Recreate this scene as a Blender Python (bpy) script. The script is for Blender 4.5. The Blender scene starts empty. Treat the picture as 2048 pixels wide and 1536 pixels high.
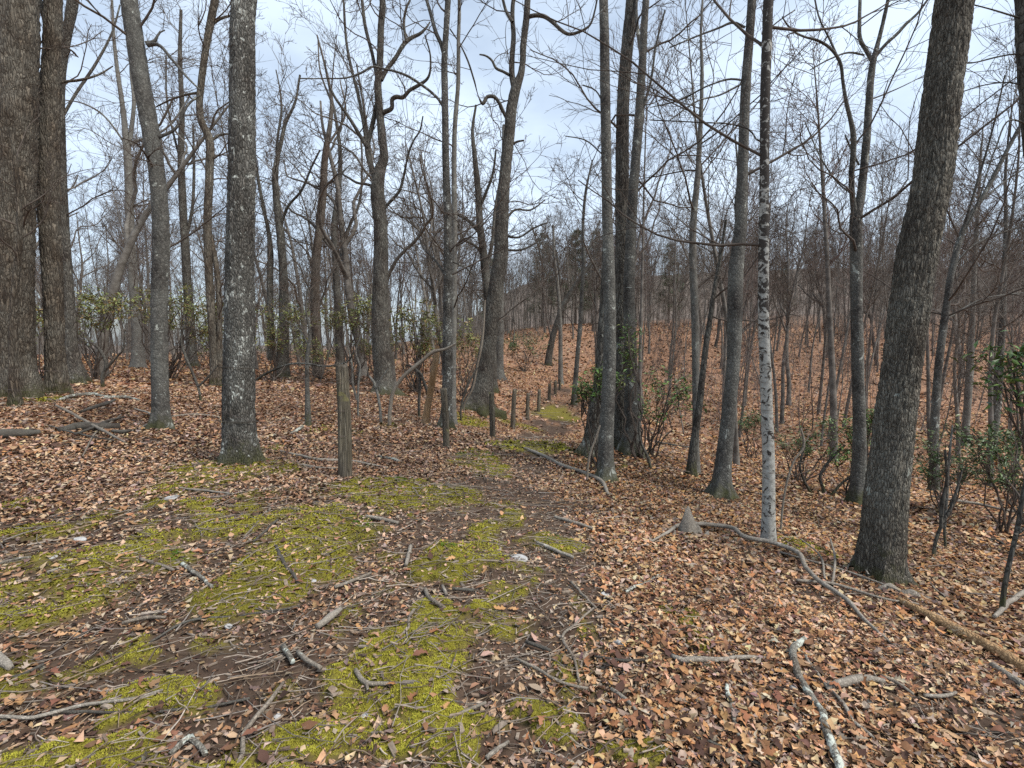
import bpy, math
import numpy as np

SC = bpy.context.scene
COL = SC.collection

# ------------------------------------------------------------------ camera
FPX, W0, H0 = 1000.0, 2048.0, 1536.0        # focal length in pixels of the photograph
CAM_Z = 1.6
HORIZON = 690.0
PITCH = math.atan((768.0 - HORIZON) / FPX)   # looking slightly down
cam_d = bpy.data.cameras.new('camera')
cam_d.sensor_width = 36.0
cam_d.lens = FPX / W0 * 36.0
cam_d.clip_start = 0.05
cam_d.clip_end = 5000.0
cam = bpy.data.objects.new('camera', cam_d)
COL.objects.link(cam)
cam.location = (0, 0, CAM_Z)
cam.rotation_euler = (math.radians(90) - PITCH, 0, 0)
SC.camera = cam

# ------------------------------------------------------------------ world and sun
SUN_EL, SUN_AZ = 54.0, 118.0                 # azimuth clockwise from +Y (view direction)
world = bpy.data.worlds.new('World')
SC.world = world
world.use_nodes = True
wn, wl = world.node_tree.nodes, world.node_tree.links
wn.clear()
w_out = wn.new('ShaderNodeOutputWorld')
w_bg = wn.new('ShaderNodeBackground'); w_bg.inputs['Strength'].default_value = 0.082
w_sky = wn.new('ShaderNodeTexSky'); w_sky.sky_type = 'NISHITA'; w_sky.sun_disc = False
w_sky.sun_elevation = math.radians(SUN_EL); w_sky.sun_rotation = math.radians(SUN_AZ)
w_sky.dust_density = 2.0
w_tc = wn.new('ShaderNodeTexCoord')
w_map = wn.new('ShaderNodeMapping'); w_map.inputs['Scale'].default_value = (1.0, 1.0, 2.2)
w_no = wn.new('ShaderNodeTexNoise'); w_no.inputs['Scale'].default_value = 1.7
w_no.inputs['Detail'].default_value = 7.0; w_no.inputs['Roughness'].default_value = 0.5
w_rp = wn.new('ShaderNodeMapRange')
w_rp.inputs['From Min'].default_value = 0.36; w_rp.inputs['From Max'].default_value = 0.66
w_rp.inputs['To Min'].default_value = 0.20; w_rp.inputs['To Max'].default_value = 0.78
w_mx = wn.new('ShaderNodeMix'); w_mx.data_type = 'RGBA'
w_mx.inputs[7].default_value = (7.6, 8.9, 10.4, 1.0)
wl.new(w_tc.outputs['Generated'], w_map.inputs['Vector'])
wl.new(w_map.outputs['Vector'], w_no.inputs['Vector'])
wl.new(w_no.outputs['Fac'], w_rp.inputs['Value'])
wl.new(w_rp.outputs['Result'], w_mx.inputs[0])
wl.new(w_sky.outputs['Color'], w_mx.inputs[6])
wl.new(w_mx.outputs[2], w_bg.inputs['Color'])
wl.new(w_bg.outputs['Background'], w_out.inputs['Surface'])

sun_d = bpy.data.lights.new('sun', 'SUN')
sun_d.energy = 2.3
sun_d.angle = math.radians(20)
sun_d.color = (1.0, 0.955, 0.89)
sun = bpy.data.objects.new('sun', sun_d)
COL.objects.link(sun)
sun.location = (0, -20, 40)
_az = math.radians(SUN_AZ)
sun.rotation_euler = (math.radians(90 - SUN_EL), 0, math.pi - _az)

vs = SC.view_settings
vs.view_transform = 'Standard'; vs.look = 'None'; vs.gamma = 1.0
vs.exposure = 0.8
try: vs.use_curve_mapping = False
except Exception: pass
SC.cycles.use_denoising = False
SC.cycles.max_bounces = 3
SC.cycles.diffuse_bounces = 2
SC.cycles.glossy_bounces = 2
SC.cycles.sample_clamp_indirect = 2.0
SC.cycles.sample_clamp_direct = 1.8

# ------------------------------------------------------------------ maths helpers
RNG = np.random.default_rng(7)
CP, SP = math.cos(PITCH), math.sin(PITCH)

def ray(px, py):
    """direction through a photo pixel scaled so that y = 1"""
    px = np.asarray(px, float); py = np.asarray(py, float)
    u = (px - W0 / 2) / FPX
    v = -(py - H0 / 2) / FPX
    dy = CP + v * SP
    dz = -SP + v * CP
    return np.stack([u / dy, np.ones_like(u), dz / dy], -1)

def unproj(px, py, D):
    return np.array([0, 0, CAM_Z]) + ray(px, py) * np.asarray(D, float)[..., None]

def proj(P):
    x, y, z = P[..., 0], P[..., 1], P[..., 2] - CAM_Z
    d = y * CP - z * SP
    up = y * SP + z * CP
    d = np.where(d < 0.05, 0.05, d)
    return W0 / 2 + x / d * FPX, H0 / 2 - up / d * FPX

def _hash(ix, iy, iz, seed):
    h = (ix * 374761393 + iy * 668265263 + iz * 2147483647 + seed * 974711) & 0xffffffff
    h = ((h ^ (h >> 13)) * 1274126177) & 0xffffffff
    h = ((h ^ (h >> 16)) * 2246822519) & 0xffffffff
    return ((h ^ (h >> 15)) & 0xffffff) / float(0xffffff)

def vnoise(P, seed=0):
    P = np.asarray(P, float)
    if P.shape[-1] == 2: P = np.concatenate([P, np.zeros(P.shape[:-1] + (1,))], -1)
    f = np.floor(P); i = f.astype(np.int64); t = P - f
    t = t * t * (3 - 2 * t)
    r = 0
    for dx in (0, 1):
        wx = t[..., 0] if dx else 1 - t[..., 0]
        for dy in (0, 1):
            wy = t[..., 1] if dy else 1 - t[..., 1]
            for dz in (0, 1):
                wz = t[..., 2] if dz else 1 - t[..., 2]
                r = r + wx * wy * wz * _hash(i[..., 0] + dx, i[..., 1] + dy, i[..., 2] + dz, seed)
    return r

def fbm(P, seed=0, octv=4, gain=0.5):
    P = np.asarray(P, float); a, s, n = 1.0, 0.0, 0.0
    for k in range(octv):
        s = s + a * vnoise(P * (2.0 ** k) + 13.7 * k, seed + k); n += a; a *= gain
    return s / n

def norm(v):
    return v / np.maximum(np.linalg.norm(v, axis=-1, keepdims=True), 1e-9)

def smooth(a, b, x):
    t = np.clip((x - a) / (b - a), 0, 1)
    return t * t * (3 - 2 * t)

# ------------------------------------------------------------------ terrain
_ctrl_px = [  # photo pixel where the ground is seen, and how far off it is
 (480,925,6.4),(690,955,5.6),(322,856,8.7),(115,787,11.8),(30,792,11.2),(769,788,17),(955,812,16.5),(890,856,11.5),
 (890,895,9.6),(983,873,13.5),(1025,855,16),(1055,838,18.5),(1077,822,21.5),(1098,800,26),(1212,962,7.4),(1442,993,7.2),
 (1537,1082,4.9),(1717,1009,7.9),(1760,1163,4.1),(1262,897,9.6),(1183,908,9.0),(1390,951,9.0),(2004,1245,3.4),(1982,914,15),
 (1929,893,17),(1096,730,38),(1150,650,60),(998,754,26),(1120,768,30),(1500,800,30),(1500,705,45),(1500,655,62),(1800,800,30),
 (1800,705,45),(1800,640,66),(1950,860,22),(1650,880,18),(1340,905,12.5),(300,722,40),(300,706,75),(60,716,40),(700,735,35),(720,706,62),
 (900,700,46),(1030,664,62),(640,752,23),(345,725,28),(150,752,19),(1250,800,24),(1300,720,44),(1250,655,62)]
_c = [list(unproj(a, b, d)) for a, b, d in _ctrl_px]
_c += [[0,0,0],[-2,2,.04],[2,2,-.06],[0,3,.02],[-4,3,.12],[3.4,2.2,-.2],[-80,100,-4],[-40,125,-3],[-5,120,5],[25,120,6.5],[70,110,8.5],[120,90,10],
       [110,40,7],[0,-15,.3],[-40,-15,1],[40,-15,-5],[-60,20,.9],[-70,60,-.5],[55,14,-3.6],[30,3,-3.8],[14,2,-1.7],[-25,4,.7],[-12,0,.4],[60,60,4.4],[40,85,6.4],[10,90,5.2]]
_c = np.array(_c)
def _tps(r2): return np.where(r2 > 0, 0.5 * r2 * np.log(np.maximum(r2, 1e-12)), 0.0)
_n = len(_c)
_K = _tps(((_c[:, None, :2] - _c[None, :, :2]) ** 2).sum(-1)) + np.eye(_n) * 1.5
_Pm = np.concatenate([np.ones((_n, 1)), _c[:, :2]], 1)
_A = np.zeros((_n + 3, _n + 3)); _A[:_n, :_n] = _K; _A[:_n, _n:] = _Pm; _A[_n:, :_n] = _Pm.T
_sol = np.linalg.solve(_A, np.concatenate([_c[:, 2], np.zeros(3)]))

def base_h(x, y):
    x = np.asarray(x, float); y = np.asarray(y, float)
    sh = x.shape
    xc = np.clip(x.ravel(), -85, 125); yc = np.clip(y.ravel(), -16, 125)
    out = np.empty_like(xc)
    for k in range(0, len(xc), 40000):
        q = np.stack([xc[k:k+40000], yc[k:k+40000]], -1)
        r2 = ((q[:, None] - _c[None, :, :2]) ** 2).sum(-1)
        out[k:k+40000] = _tps(r2) @ _sol[:_n] + _sol[_n] + q @ _sol[_n+1:]
    return out.reshape(sh)

def terrain(x, y):
    x = np.asarray(x, float); y = np.asarray(y, float)
    q = np.stack([x, y], -1)
    far = 17 * smooth(98, 215, y) * smooth(-0.16, 0.06, x / np.maximum(y, 1.0)) + 7 * smooth(110, 260, y)     # the wooded mountain behind
    return base_h(x, y) + far + 0.09 * (fbm(q * 0.7, 3, 3) - 0.5) + 0.03 * (fbm(q * 3.1, 9, 2) - 0.5)

def hit(px, py, dmax=90.0):
    """the point of the ground seen at a photo pixel"""
    r = ray(px, py)
    ds = np.concatenate([np.linspace(1.0, 12, 260), np.linspace(12.05, dmax, 500)])
    p = np.array([0, 0, CAM_Z]) + ds[:, None] * r
    below = np.nonzero(p[:, 2] < terrain(p[:, 0], p[:, 1]))[0]
    k = below[0] if len(below) else len(ds) - 1
    q = p[max(k - 1, 0):k + 1].mean(0)
    q[2] = terrain(q[0], q[1])
    return q

# ------------------------------------------------------------------ mesh helpers
class Geo:
    """collects vertices, quads / triangles and a colour per vertex; becomes ONE mesh"""
    def __init__(s): s.V = []; s.Q = []; s.T = []; s.C = []; s.n = 0
    def add(s, V, Q=None, T=None, C=None):
        V = np.asarray(V, float).reshape(-1, 3)
        if Q is not None and len(Q): s.Q.append(np.asarray(Q, np.int64).reshape(-1, 4) + s.n)
        if T is not None and len(T): s.T.append(np.asarray(T, np.int64).reshape(-1, 3) + s.n)
        s.V.append(V)
        s.C.append(np.ones((len(V), 3)) * (np.asarray(C, float) if C is not None else 1.0))
        s.n += len(V)
    def mesh(s, name, mat, origin=(0, 0, 0), shade=True, color=False):
        V = np.concatenate(s.V) - np.asarray(origin, float)
        Q = np.concatenate(s.Q) if s.Q else np.zeros((0, 4), np.int64)
        T = np.concatenate(s.T) if s.T else np.zeros((0, 3), np.int64)
        me = bpy.data.meshes.new(name)
        me.vertices.add(len(V)); me.vertices.foreach_set('co', V.astype(np.float32).ravel())
        nl = len(Q) * 4 + len(T) * 3
        me.loops.add(nl)
        me.loops.foreach_set('vertex_index', np.concatenate([Q.ravel(), T.ravel()]).astype(np.int32))
        me.polygons.add(len(Q) + len(T))
        st = np.concatenate([np.arange(len(Q)) * 4, len(Q) * 4 + np.arange(len(T)) * 3]).astype(np.int32)
        me.polygons.foreach_set('loop_start', st)
        me.polygons.foreach_set('use_smooth', np.full(len(Q) + len(T), shade, dtype=bool))
        if color:
            at = me.color_attributes.new('tint', 'FLOAT_COLOR', 'POINT')
            c4 = np.concatenate([np.concatenate(s.C), np.ones((len(V), 1))], 1)
            at.data.foreach_set('color', c4.astype(np.float32).ravel())
        me.materials.append(mat)
        me.update(calc_edges=True)
        return me

def link(name, me, parent=None, loc=(0, 0, 0), **props):
    o = bpy.data.objects.new(name, me)
    COL.objects.link(o)
    o.location = loc
    if parent is not None: o.parent = parent
    for k, v in props.items():
        if v is not None: o[k] = v
    return o

def thing(name, label, cat, loc, group=None):
    return link(name, None, None, tuple(float(c) for c in loc), label=label, category=cat, group=group)

def tubes(P, R, k, cap=False):
    """P (m,n,3) paths, R (m,n) radii -> vertices, quads"""
    P = np.asarray(P, float); R = np.asarray(R, float)
    m, n, _ = P.shape
    T = norm(np.gradient(P, axis=1))
    main = norm(P[:, -1] - P[:, 0])
    ref = np.where(np.abs(main[:, 2:3]) > 0.75, np.array([[1.0, 0, 0]]), np.array([[0, 0, 1.0]]))
    U = norm(np.cross(T, ref[:, None, :])); Wv = np.cross(T, U)
    a = np.arange(k) / k * 2 * math.pi
    ring = U[:, :, None, :] * np.cos(a)[None, None, :, None] + Wv[:, :, None, :] * np.sin(a)[None, None, :, None]
    V = P[:, :, None, :] + ring * R[:, :, None, None]
    idx = np.arange(m * n * k).reshape(m, n, k)
    a0 = idx[:, :-1]; a1 = idx[:, 1:]
    Q = np.stack([a0, np.roll(a0, -1, 2), np.roll(a1, -1, 2), a1], -1).reshape(-1, 4)
    return V.reshape(-1, 3), Q

def resample(path, n, t=None):
    path = np.asarray(path, float)
    s = np.concatenate([[0], np.cumsum(np.linalg.norm(np.diff(path[:, :3], axis=0), axis=1))])
    t = np.linspace(0, s[-1], n) if t is None else np.minimum(t, s[-1])
    # Catmull-like smoothing through cubic Hermite
    m = np.gradient(path, s, axis=0)
    k = np.clip(np.searchsorted(s, t, side='right') - 1, 0, len(s) - 2)
    h = (s[k + 1] - s[k])[:, None]; u = ((t - s[k]) / h[:, 0])[:, None]
    return ((2*u**3 - 3*u**2 + 1) * path[k] + (u**3 - 2*u**2 + u) * h * m[k] +
            (-2*u**3 + 3*u**2) * path[k + 1] + (u**3 - u**2) * h * m[k + 1])

def perp(d, rng):
    r = rng.normal(size=d.shape)
    r -= (r * d).sum(-1, keepdims=True) * d
    return norm(r)

def grow(rng, S, Dr, L, r0, n, wig, up, tip=0.25):
    """m shoots that wander: start, direction, length, radius -> paths, radii"""
    m = len(S); P = np.empty((m, n + 1, 3)); P[:, 0] = S; d = norm(Dr)
    upv = np.array([0, 0, 1.0])
    for i in range(n):
        d = norm(d + rng.normal(size=(m, 3)) * wig + upv * up)
        P[:, i + 1] = P[:, i] + d * (L / n)[:, None]
    R = r0[:, None] * (1 - (1 - tip) * np.linspace(0, 1, n + 1)[None, :])
    return P, R

def sprout(rng, P, R, kids, t0, ang, ratio, rr, rmin, rmax=9.0):
    """side shoots from paths: starts, directions, lengths, radii"""
    m, n, _ = P.shape
    j = np.repeat(np.arange(m), kids); c = len(j)
    t = t0 + (1 - t0) * rng.random(c); f = t * (n - 1); k = np.minimum(f.astype(int), n - 2); u = (f - k)[:, None]
    S = P[j, k] * (1 - u) + P[j, k + 1] * u
    tg = norm(P[j, k + 1] - P[j, k])
    A = ang * (0.65 + 0.7 * rng.random(c))[:, None]
    Dr = norm(tg * np.cos(A) + perp(tg, rng) * np.sin(A))
    plen = np.linalg.norm(np.diff(P, axis=1), axis=2).sum(1)
    L = plen[j] * ratio * (1.15 - 0.7 * t) * (0.6 + 0.8 * rng.random(c))
    r = np.clip((R[j, k] * (1 - u[:, 0]) + R[j, k + 1] * u[:, 0]) * rr, rmin, rmax)
    return S, Dr, L, r

# ------------------------------------------------------------------ materials
def new_mat(name):
    m = bpy.data.materials.new(name); m.use_nodes = True
    nt = m.node_tree; nt.nodes.clear()
    out = nt.nodes.new('ShaderNodeOutputMaterial'); b = nt.nodes.new('ShaderNodeBsdfPrincipled')
    nt.links.new(b.outputs[0], out.inputs['Surface'])
    b.inputs['Specular IOR Level'].default_value = 0.25
    return m, nt, b

def N(nt, kind, **kw):
    n = nt.nodes.new(kind)
    for k, v in kw.items():
        if hasattr(n, k) and k not in n.inputs: setattr(n, k, v)
        else: n.inputs[k].default_value = v
    return n

def ramp(nt, src, stops, interp='LINEAR'):
    r = nt.nodes.new('ShaderNodeValToRGB'); r.color_ramp.interpolation = interp
    e = r.color_ramp.elements
    while len(e) < len(stops): e.new(0.5)
    for q, (p, c) in zip(e, stops):
        q.position = p; q.color = (c[0], c[1], c[2], 1) if not isinstance(c, float) else (c, c, c, 1)
    nt.links.new(src, r.inputs[0]); return r.outputs[0]

def mix(nt, f, a, b):
    m = nt.nodes.new('ShaderNodeMix'); m.data_type = 'RGBA'
    for s, v in ((0, f), (6, a), (7, b)):
        if isinstance(v, (int, float)): m.inputs[s].default_value = v
        elif isinstance(v, tuple): m.inputs[s].default_value = (v[0], v[1], v[2], 1)
        else: nt.links.new(v, m.inputs[s])
    return m.outputs[2]

def coords(nt, scale, rand=True):
    tc = nt.nodes.new('ShaderNodeTexCoord'); mp = nt.nodes.new('ShaderNodeMapping')
    mp.inputs['Scale'].default_value = scale
    nt.links.new(tc.outputs['Object'], mp.inputs['Vector'])
    if rand:
        oi = nt.nodes.new('ShaderNodeObjectInfo')
        mu = nt.nodes.new('ShaderNodeMath'); mu.operation = 'MULTIPLY'; mu.inputs[1].default_value = 37.0
        nt.links.new(oi.outputs['Random'], mu.inputs[0])
        cx = nt.nodes.new('ShaderNodeCombineXYZ')
        nt.links.new(mu.outputs[0], cx.inputs[0]); nt.links.new(mu.outputs[0], cx.inputs[2])
        nt.links.new(cx.outputs[0], mp.inputs['Location'])
    return mp.outputs['Vector']

def noise(nt, vec, scale, detail=4.0, rough=0.55, dist=0.0):
    n = nt.nodes.new('ShaderNodeTexNoise')
    n.inputs['Scale'].default_value = scale; n.inputs['Detail'].default_value = detail
    n.inputs['Roughness'].default_value = rough; n.inputs['Distortion'].default_value = dist
    nt.links.new(vec, n.inputs['Vector']); return n.outputs['Fac']

def bump(nt, b, height, strength, dist):
    bm = nt.nodes.new('ShaderNodeBump'); bm.inputs['Strength'].default_value = strength
    bm.inputs['Distance'].default_value = dist
    nt.links.new(height, bm.inputs['Height']); nt.links.new(bm.outputs[0], b.inputs['Normal'])

def bark(name, a, b_, lichen=(0.36, 0.38, 0.33), lich=0.62, lscale=9.0, vs=0.3, scale=14.0, moss=0.0, bstr=0.9, bdist=0.03, plates=26.0, crack=1.0):
    """bark: weathered plates of several greys parted by darker cracks, lichen spots, optional moss at the foot"""
    m, nt, p = new_mat(name)
    v = coords(nt, (1, 1, vs)); v1 = coords(nt, (1, 1, 0.8))
    wn_ = nt.nodes.new('ShaderNodeTexNoise'); wn_.inputs['Scale'].default_value = scale * .7; wn_.inputs['Detail'].default_value = 3.0
    nt.links.new(v, wn_.inputs['Vector'])
    wv = nt.nodes.new('ShaderNodeMix'); wv.data_type = 'RGBA'; wv.blend_type = 'ADD'; wv.inputs[0].default_value = 2.6 / plates
    nt.links.new(v, wv.inputs[6]); nt.links.new(wn_.outputs['Color'], wv.inputs[7])
    vo = nt.nodes.new('ShaderNodeTexVoronoi'); vo.feature = 'DISTANCE_TO_EDGE'; vo.inputs['Scale'].default_value = plates
    vc = nt.nodes.new('ShaderNodeTexVoronoi'); vc.inputs['Scale'].default_value = plates
    nt.links.new(wv.outputs[2], vo.inputs['Vector']); nt.links.new(wv.outputs[2], vc.inputs['Vector'])
    sc = nt.nodes.new('ShaderNodeSeparateColor'); nt.links.new(vc.outputs['Color'], sc.inputs[0])
    n2 = noise(nt, v1, 2.2, 3, 0.6)
    av = tuple(.5 * (x + y) for x, y in zip(a, b_))
    c = ramp(nt, sc.outputs[0], [(0.0, a), (0.5, av), (0.85, tuple(.35 * x + .65 * y for x, y in zip(av, b_))), (1.0, tuple(min(x * 1.2, .6) for x in b_))])
    c = mix(nt, ramp(nt, noise(nt, v, scale * 2.6, 5, 0.7), [(0.38, 0.0), (0.62, 0.65)]), c, tuple(x * .62 for x in a))
    c2 = mix(nt, ramp(nt, n2, [(0.35, 0.0), (0.7, 0.5)]), c, tuple(0.5 * (x + y) for x, y in zip(b_, lichen)))
    c2 = mix(nt, ramp(nt, vo.outputs['Distance'], [(0.0, 0.85 * crack), (0.13, 0.0)]), c2, tuple(x * 0.38 for x in a))
    ls = noise(nt, v1, lscale, 4, 0.6, 0.8)
    mm = nt.nodes.new('ShaderNodeMath'); mm.operation = 'MULTIPLY_ADD'; mm.inputs[1].default_value = 0.35
    nt.links.new(n2, mm.inputs[0]); nt.links.new(ls, mm.inputs[2])
    lf = ramp(nt, mm.outputs[0], [(lich + 0.21, 0.0), (lich + 0.26, 0.9)])
    c3 = mix(nt, lf, c2, lichen)
    if moss > 0:
        tc = nt.nodes.new('ShaderNodeTexCoord'); sp = nt.nodes.new('ShaderNodeSeparateXYZ')
        nt.links.new(tc.outputs['Object'], sp.inputs[0])
        ad = nt.nodes.new('ShaderNodeMath'); ad.operation = 'MULTIPLY_ADD'; ad.inputs[1].default_value = 0.9
        nt.links.new(ls, ad.inputs[0]); nt.links.new(sp.outputs[2], ad.inputs[2])
        mf = ramp(nt, ad.outputs[0], [(0.42, 0.85), (0.42 + 0.35 * moss, 0.0)])
        c3 = mix(nt, mf, c3, (0.060, 0.062, 0.020))
    nt.links.new(c3, p.inputs['Base Color'])
    p.inputs['Roughness'].default_value = 0.9
    if bstr > 0: bump(nt, p, ramp(nt, vo.outputs['Distance'], [(0.0, 0.0), (0.3, 1.0)]), bstr, bdist)
    return m

def tint_mat(name, rough=0.7, nscale=40.0, lo=0.7, hi=1.15, spec=0.25, bstr=0.0):
    """colour comes from the piece itself (a colour per piece) with a little grain"""
    m, nt, p = new_mat(name)
    at = nt.nodes.new('ShaderNodeVertexColor'); at.layer_name = 'tint'
    tc = nt.nodes.new('ShaderNodeTexCoord')
    n = noise(nt, tc.outputs['Object'], nscale, 3)
    g = ramp(nt, n, [(0.3, lo), (0.7, hi)])
    mu = nt.nodes.new('ShaderNodeMix'); mu.data_type = 'RGBA'; mu.blend_type = 'MULTIPLY'; mu.inputs[0].default_value = 1.0
    nt.links.new(at.outputs['Color'], mu.inputs[6]); nt.links.new(g, mu.inputs[7])
    nt.links.new(mu.outputs[2], p.inputs['Base Color'])
    p.inputs['Roughness'].default_value = rough; p.inputs['Specular IOR Level'].default_value = spec
    if bstr: bump(nt, p, n, bstr, 0.01)
    return m

M = {}
M['oak'] = bark('oak_bark', (0.048, 0.039, 0.032), (0.159, 0.140, 0.115), lich=0.64, moss=0.95, plates=26, vs=.22, bdist=.02)
M['oak_warm'] = bark('warm_oak_bark', (0.060, 0.045, 0.032), (0.181, 0.145, 0.105), lich=0.70, moss=0.95, plates=24, vs=.2, bdist=.02)
M['big'] = bark('deep_furrowed_bark', (0.053, 0.043, 0.033), (0.227, 0.199, 0.155), lich=0.66, moss=0.6, plates=66, vs=.24, scale=20, bdist=.010)
M['lichen'] = bark('lichen_spotted_bark', (0.040, 0.035, 0.029), (0.157, 0.141, 0.121), lichen=(0.50, 0.52, 0.47), lich=0.575, lscale=13, moss=0.95, plates=48, vs=.3, bdist=.012)
M['dark'] = bark('dark_bark', (0.046, 0.039, 0.032), (0.100, 0.086, 0.072), lich=0.68, moss=0.8, plates=24, bstr=.4)
M['maple'] = bark('grey_maple_bark', (0.045, 0.040, 0.035), (0.146, 0.136, 0.119), lichen=(0.40, 0.42, 0.37), lich=0.60, lscale=7, vs=0.75, scale=11, moss=1.0, bstr=0.4, plates=30, crack=.7, bdist=.01)
M['grey'] = bark('pale_grey_bark', (0.111, 0.100, 0.085), (0.216, 0.203, 0.180), lich=0.62, vs=0.5, bstr=0, plates=22, crack=.6)
M['reddish'] = bark('reddish_brown_bark', (0.085, 0.060, 0.045), (0.16, 0.122, 0.095), lich=0.68, plates=20, bstr=0)
M['pine'] = bark('pine_bark', (0.08, 0.06, 0.048), (0.136, 0.104, 0.08), lich=0.8, bstr=0)
def plain_bark(name, a, b_):
    m, nt, p = new_mat(name)
    nt.links.new(ramp(nt, noise(nt, coords(nt, (1, 1, 1)), 5, 2), [(0.35, a), (0.7, b_)]), p.inputs['Base Color'])
    p.inputs['Roughness'].default_value = 0.9; p.inputs['Specular IOR Level'].default_value = 0.1
    return m
M['twig'] = plain_bark('twig_bark', (0.070, 0.056, 0.046), (0.130, 0.108, 0.090))
M['twig_grey'] = plain_bark('grey_twig_bark', (0.116, 0.101, 0.086), (0.198, 0.176, 0.152))
M['twig_mauve'] = plain_bark('mauve_twig_bark', (0.123, 0.094, 0.081), (0.207, 0.163, 0.144))
M['far_oak'] = plain_bark('distant_oak_bark', (0.092, 0.082, 0.071), (0.195, 0.178, 0.156))  # distant barks are paler and greyer, the haze put into their colour
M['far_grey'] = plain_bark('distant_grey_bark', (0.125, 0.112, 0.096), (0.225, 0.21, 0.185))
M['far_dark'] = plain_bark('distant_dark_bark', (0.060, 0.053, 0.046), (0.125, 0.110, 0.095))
M['peeled'] = bark('peeled_tawny_wood', (0.27, 0.150, 0.066), (0.44, 0.27, 0.13), lich=0.75, vs=0.06, scale=22, bstr=0.5, plates=60, crack=.6)
M['wood'] = bark('weathered_grey_wood', (0.169, 0.144, 0.115), (0.377, 0.332, 0.271), lichen=(0.45, 0.42, 0.36), lich=0.64, vs=1.0, scale=34, bstr=0.4, bdist=0.006, plates=70, crack=.55)
M['post'] = bark('split_post_wood', (0.088, 0.072, 0.054), (0.257, 0.223, 0.176), lichen=(0.20, 0.18, 0.085), lich=0.60, lscale=4, vs=0.045, scale=30, bstr=0.8, bdist=0.012, plates=55, crack=.9)
M['stick'] = bark('dead_branch_bark', (0.143, 0.112, 0.086), (0.323, 0.268, 0.208), lich=0.64, lscale=20, vs=1, scale=26, bstr=0.4, bdist=.006, plates=80, crack=.6)
M['stick_dark'] = bark('dark_dead_bark', (0.037, 0.028, 0.022), (0.090, 0.072, 0.057), lich=0.70, lscale=20, vs=1, scale=26, bstr=0.4, bdist=.006, plates=70, crack=.6)
M['stick_lichen'] = bark('lichened_dead_bark', (0.120, 0.100, 0.076), (0.281, 0.255, 0.212), lichen=(0.50, 0.53, 0.46), lich=0.50, lscale=16, vs=1, scale=26, bstr=0.5, bdist=.006, plates=60)
M['rotten'] = bark('rotten_orange_wood', (0.26, 0.13, 0.05), (0.52, 0.33, 0.16), lichen=(0.50, 0.40, 0.27), lich=0.6, vs=1, scale=18, bstr=0.6, bdist=.01, plates=45, crack=.7)
M['wire'], _nt, _p = new_mat('rusty_wire'); _p.inputs['Base Color'].default_value = (0.16, 0.13, 0.115, 1); _p.inputs['Metallic'].default_value = 0.6; _p.inputs['Roughness'].default_value = 0.6

def birch_mat():
    m, nt, p = new_mat('birch_bark')
    v = coords(nt, (1, 1, 1.1), rand=False)
    vl = coords(nt, (1, 1, 6.0), rand=False)
    n1 = noise(nt, v, 13.0, 5, 0.62, 0.9)
    n2 = noise(nt, vl, 9.0, 3, 0.5)
    base = ramp(nt, noise(nt, v, 24.0, 4, 0.6), [(0.3, (0.235, 0.23, 0.205)), (0.65, (0.43, 0.425, 0.385))])
    c = mix(nt, ramp(nt, n2, [(0.60, 0.0), (0.68, 0.7)]), base, (0.15, 0.13, 0.11))
    tc = nt.nodes.new('ShaderNodeTexCoord'); sp = nt.nodes.new('ShaderNodeSeparateXYZ')
    nt.links.new(tc.outputs['Object'], sp.inputs[0])
    mr = nt.nodes.new('ShaderNodeMapRange')      # more dark plates higher up the stem
    mr.inputs['From Min'].default_value = 1.3; mr.inputs['From Max'].default_value = 3.6
    mr.inputs['To Min'].default_value = 0.0; mr.inputs['To Max'].default_value = 0.16
    nt.links.new(sp.outputs[2], mr.inputs['Value'])
    ad = nt.nodes.new('ShaderNodeMath'); ad.operation = 'ADD'
    nt.links.new(n1, ad.inputs[0]); nt.links.new(mr.outputs[0], ad.inputs[1])
    c = mix(nt, ramp(nt, ad.outputs[0], [(0.565, 0.0), (0.60, 1.0)]), c, (0.045, 0.038, 0.032))
    nt.links.new(c, p.inputs['Base Color']); p.inputs['Roughness'].default_value = 0.75
    bump(nt, p, ad.outputs[0], 0.5, 0.012)
    return m
M['birch'] = birch_mat()
M['leaf'] = tint_mat('fallen_leaf', 0.7, 30, 0.72, 1.15, 0.12)
M['moss'] = tint_mat('moss', 0.95, 60, 0.75, 1.15, 0.05)
M['green'] = tint_mat('evergreen_leaf', 0.42, 25, 0.75, 1.15, 0.4)
M['litter'] = tint_mat('litter_wood', 0.85, 60, 0.65, 1.2, 0.15)
def stone_mat():
    m, nt, p = new_mat('stone'); v = coords(nt, (1, 1, 1))
    nt.links.new(ramp(nt, noise(nt, v, 18, 5), [(0.3, (0.25, 0.245, 0.235)), (0.7, (0.50, 0.49, 0.47))]), p.inputs['Base Color'])
    p.inputs['Roughness'].default_value = 0.85; bump(nt, p, noise(nt, v, 30, 4), 0.4, 0.01); return m
M['stone'] = stone_mat()

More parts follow.
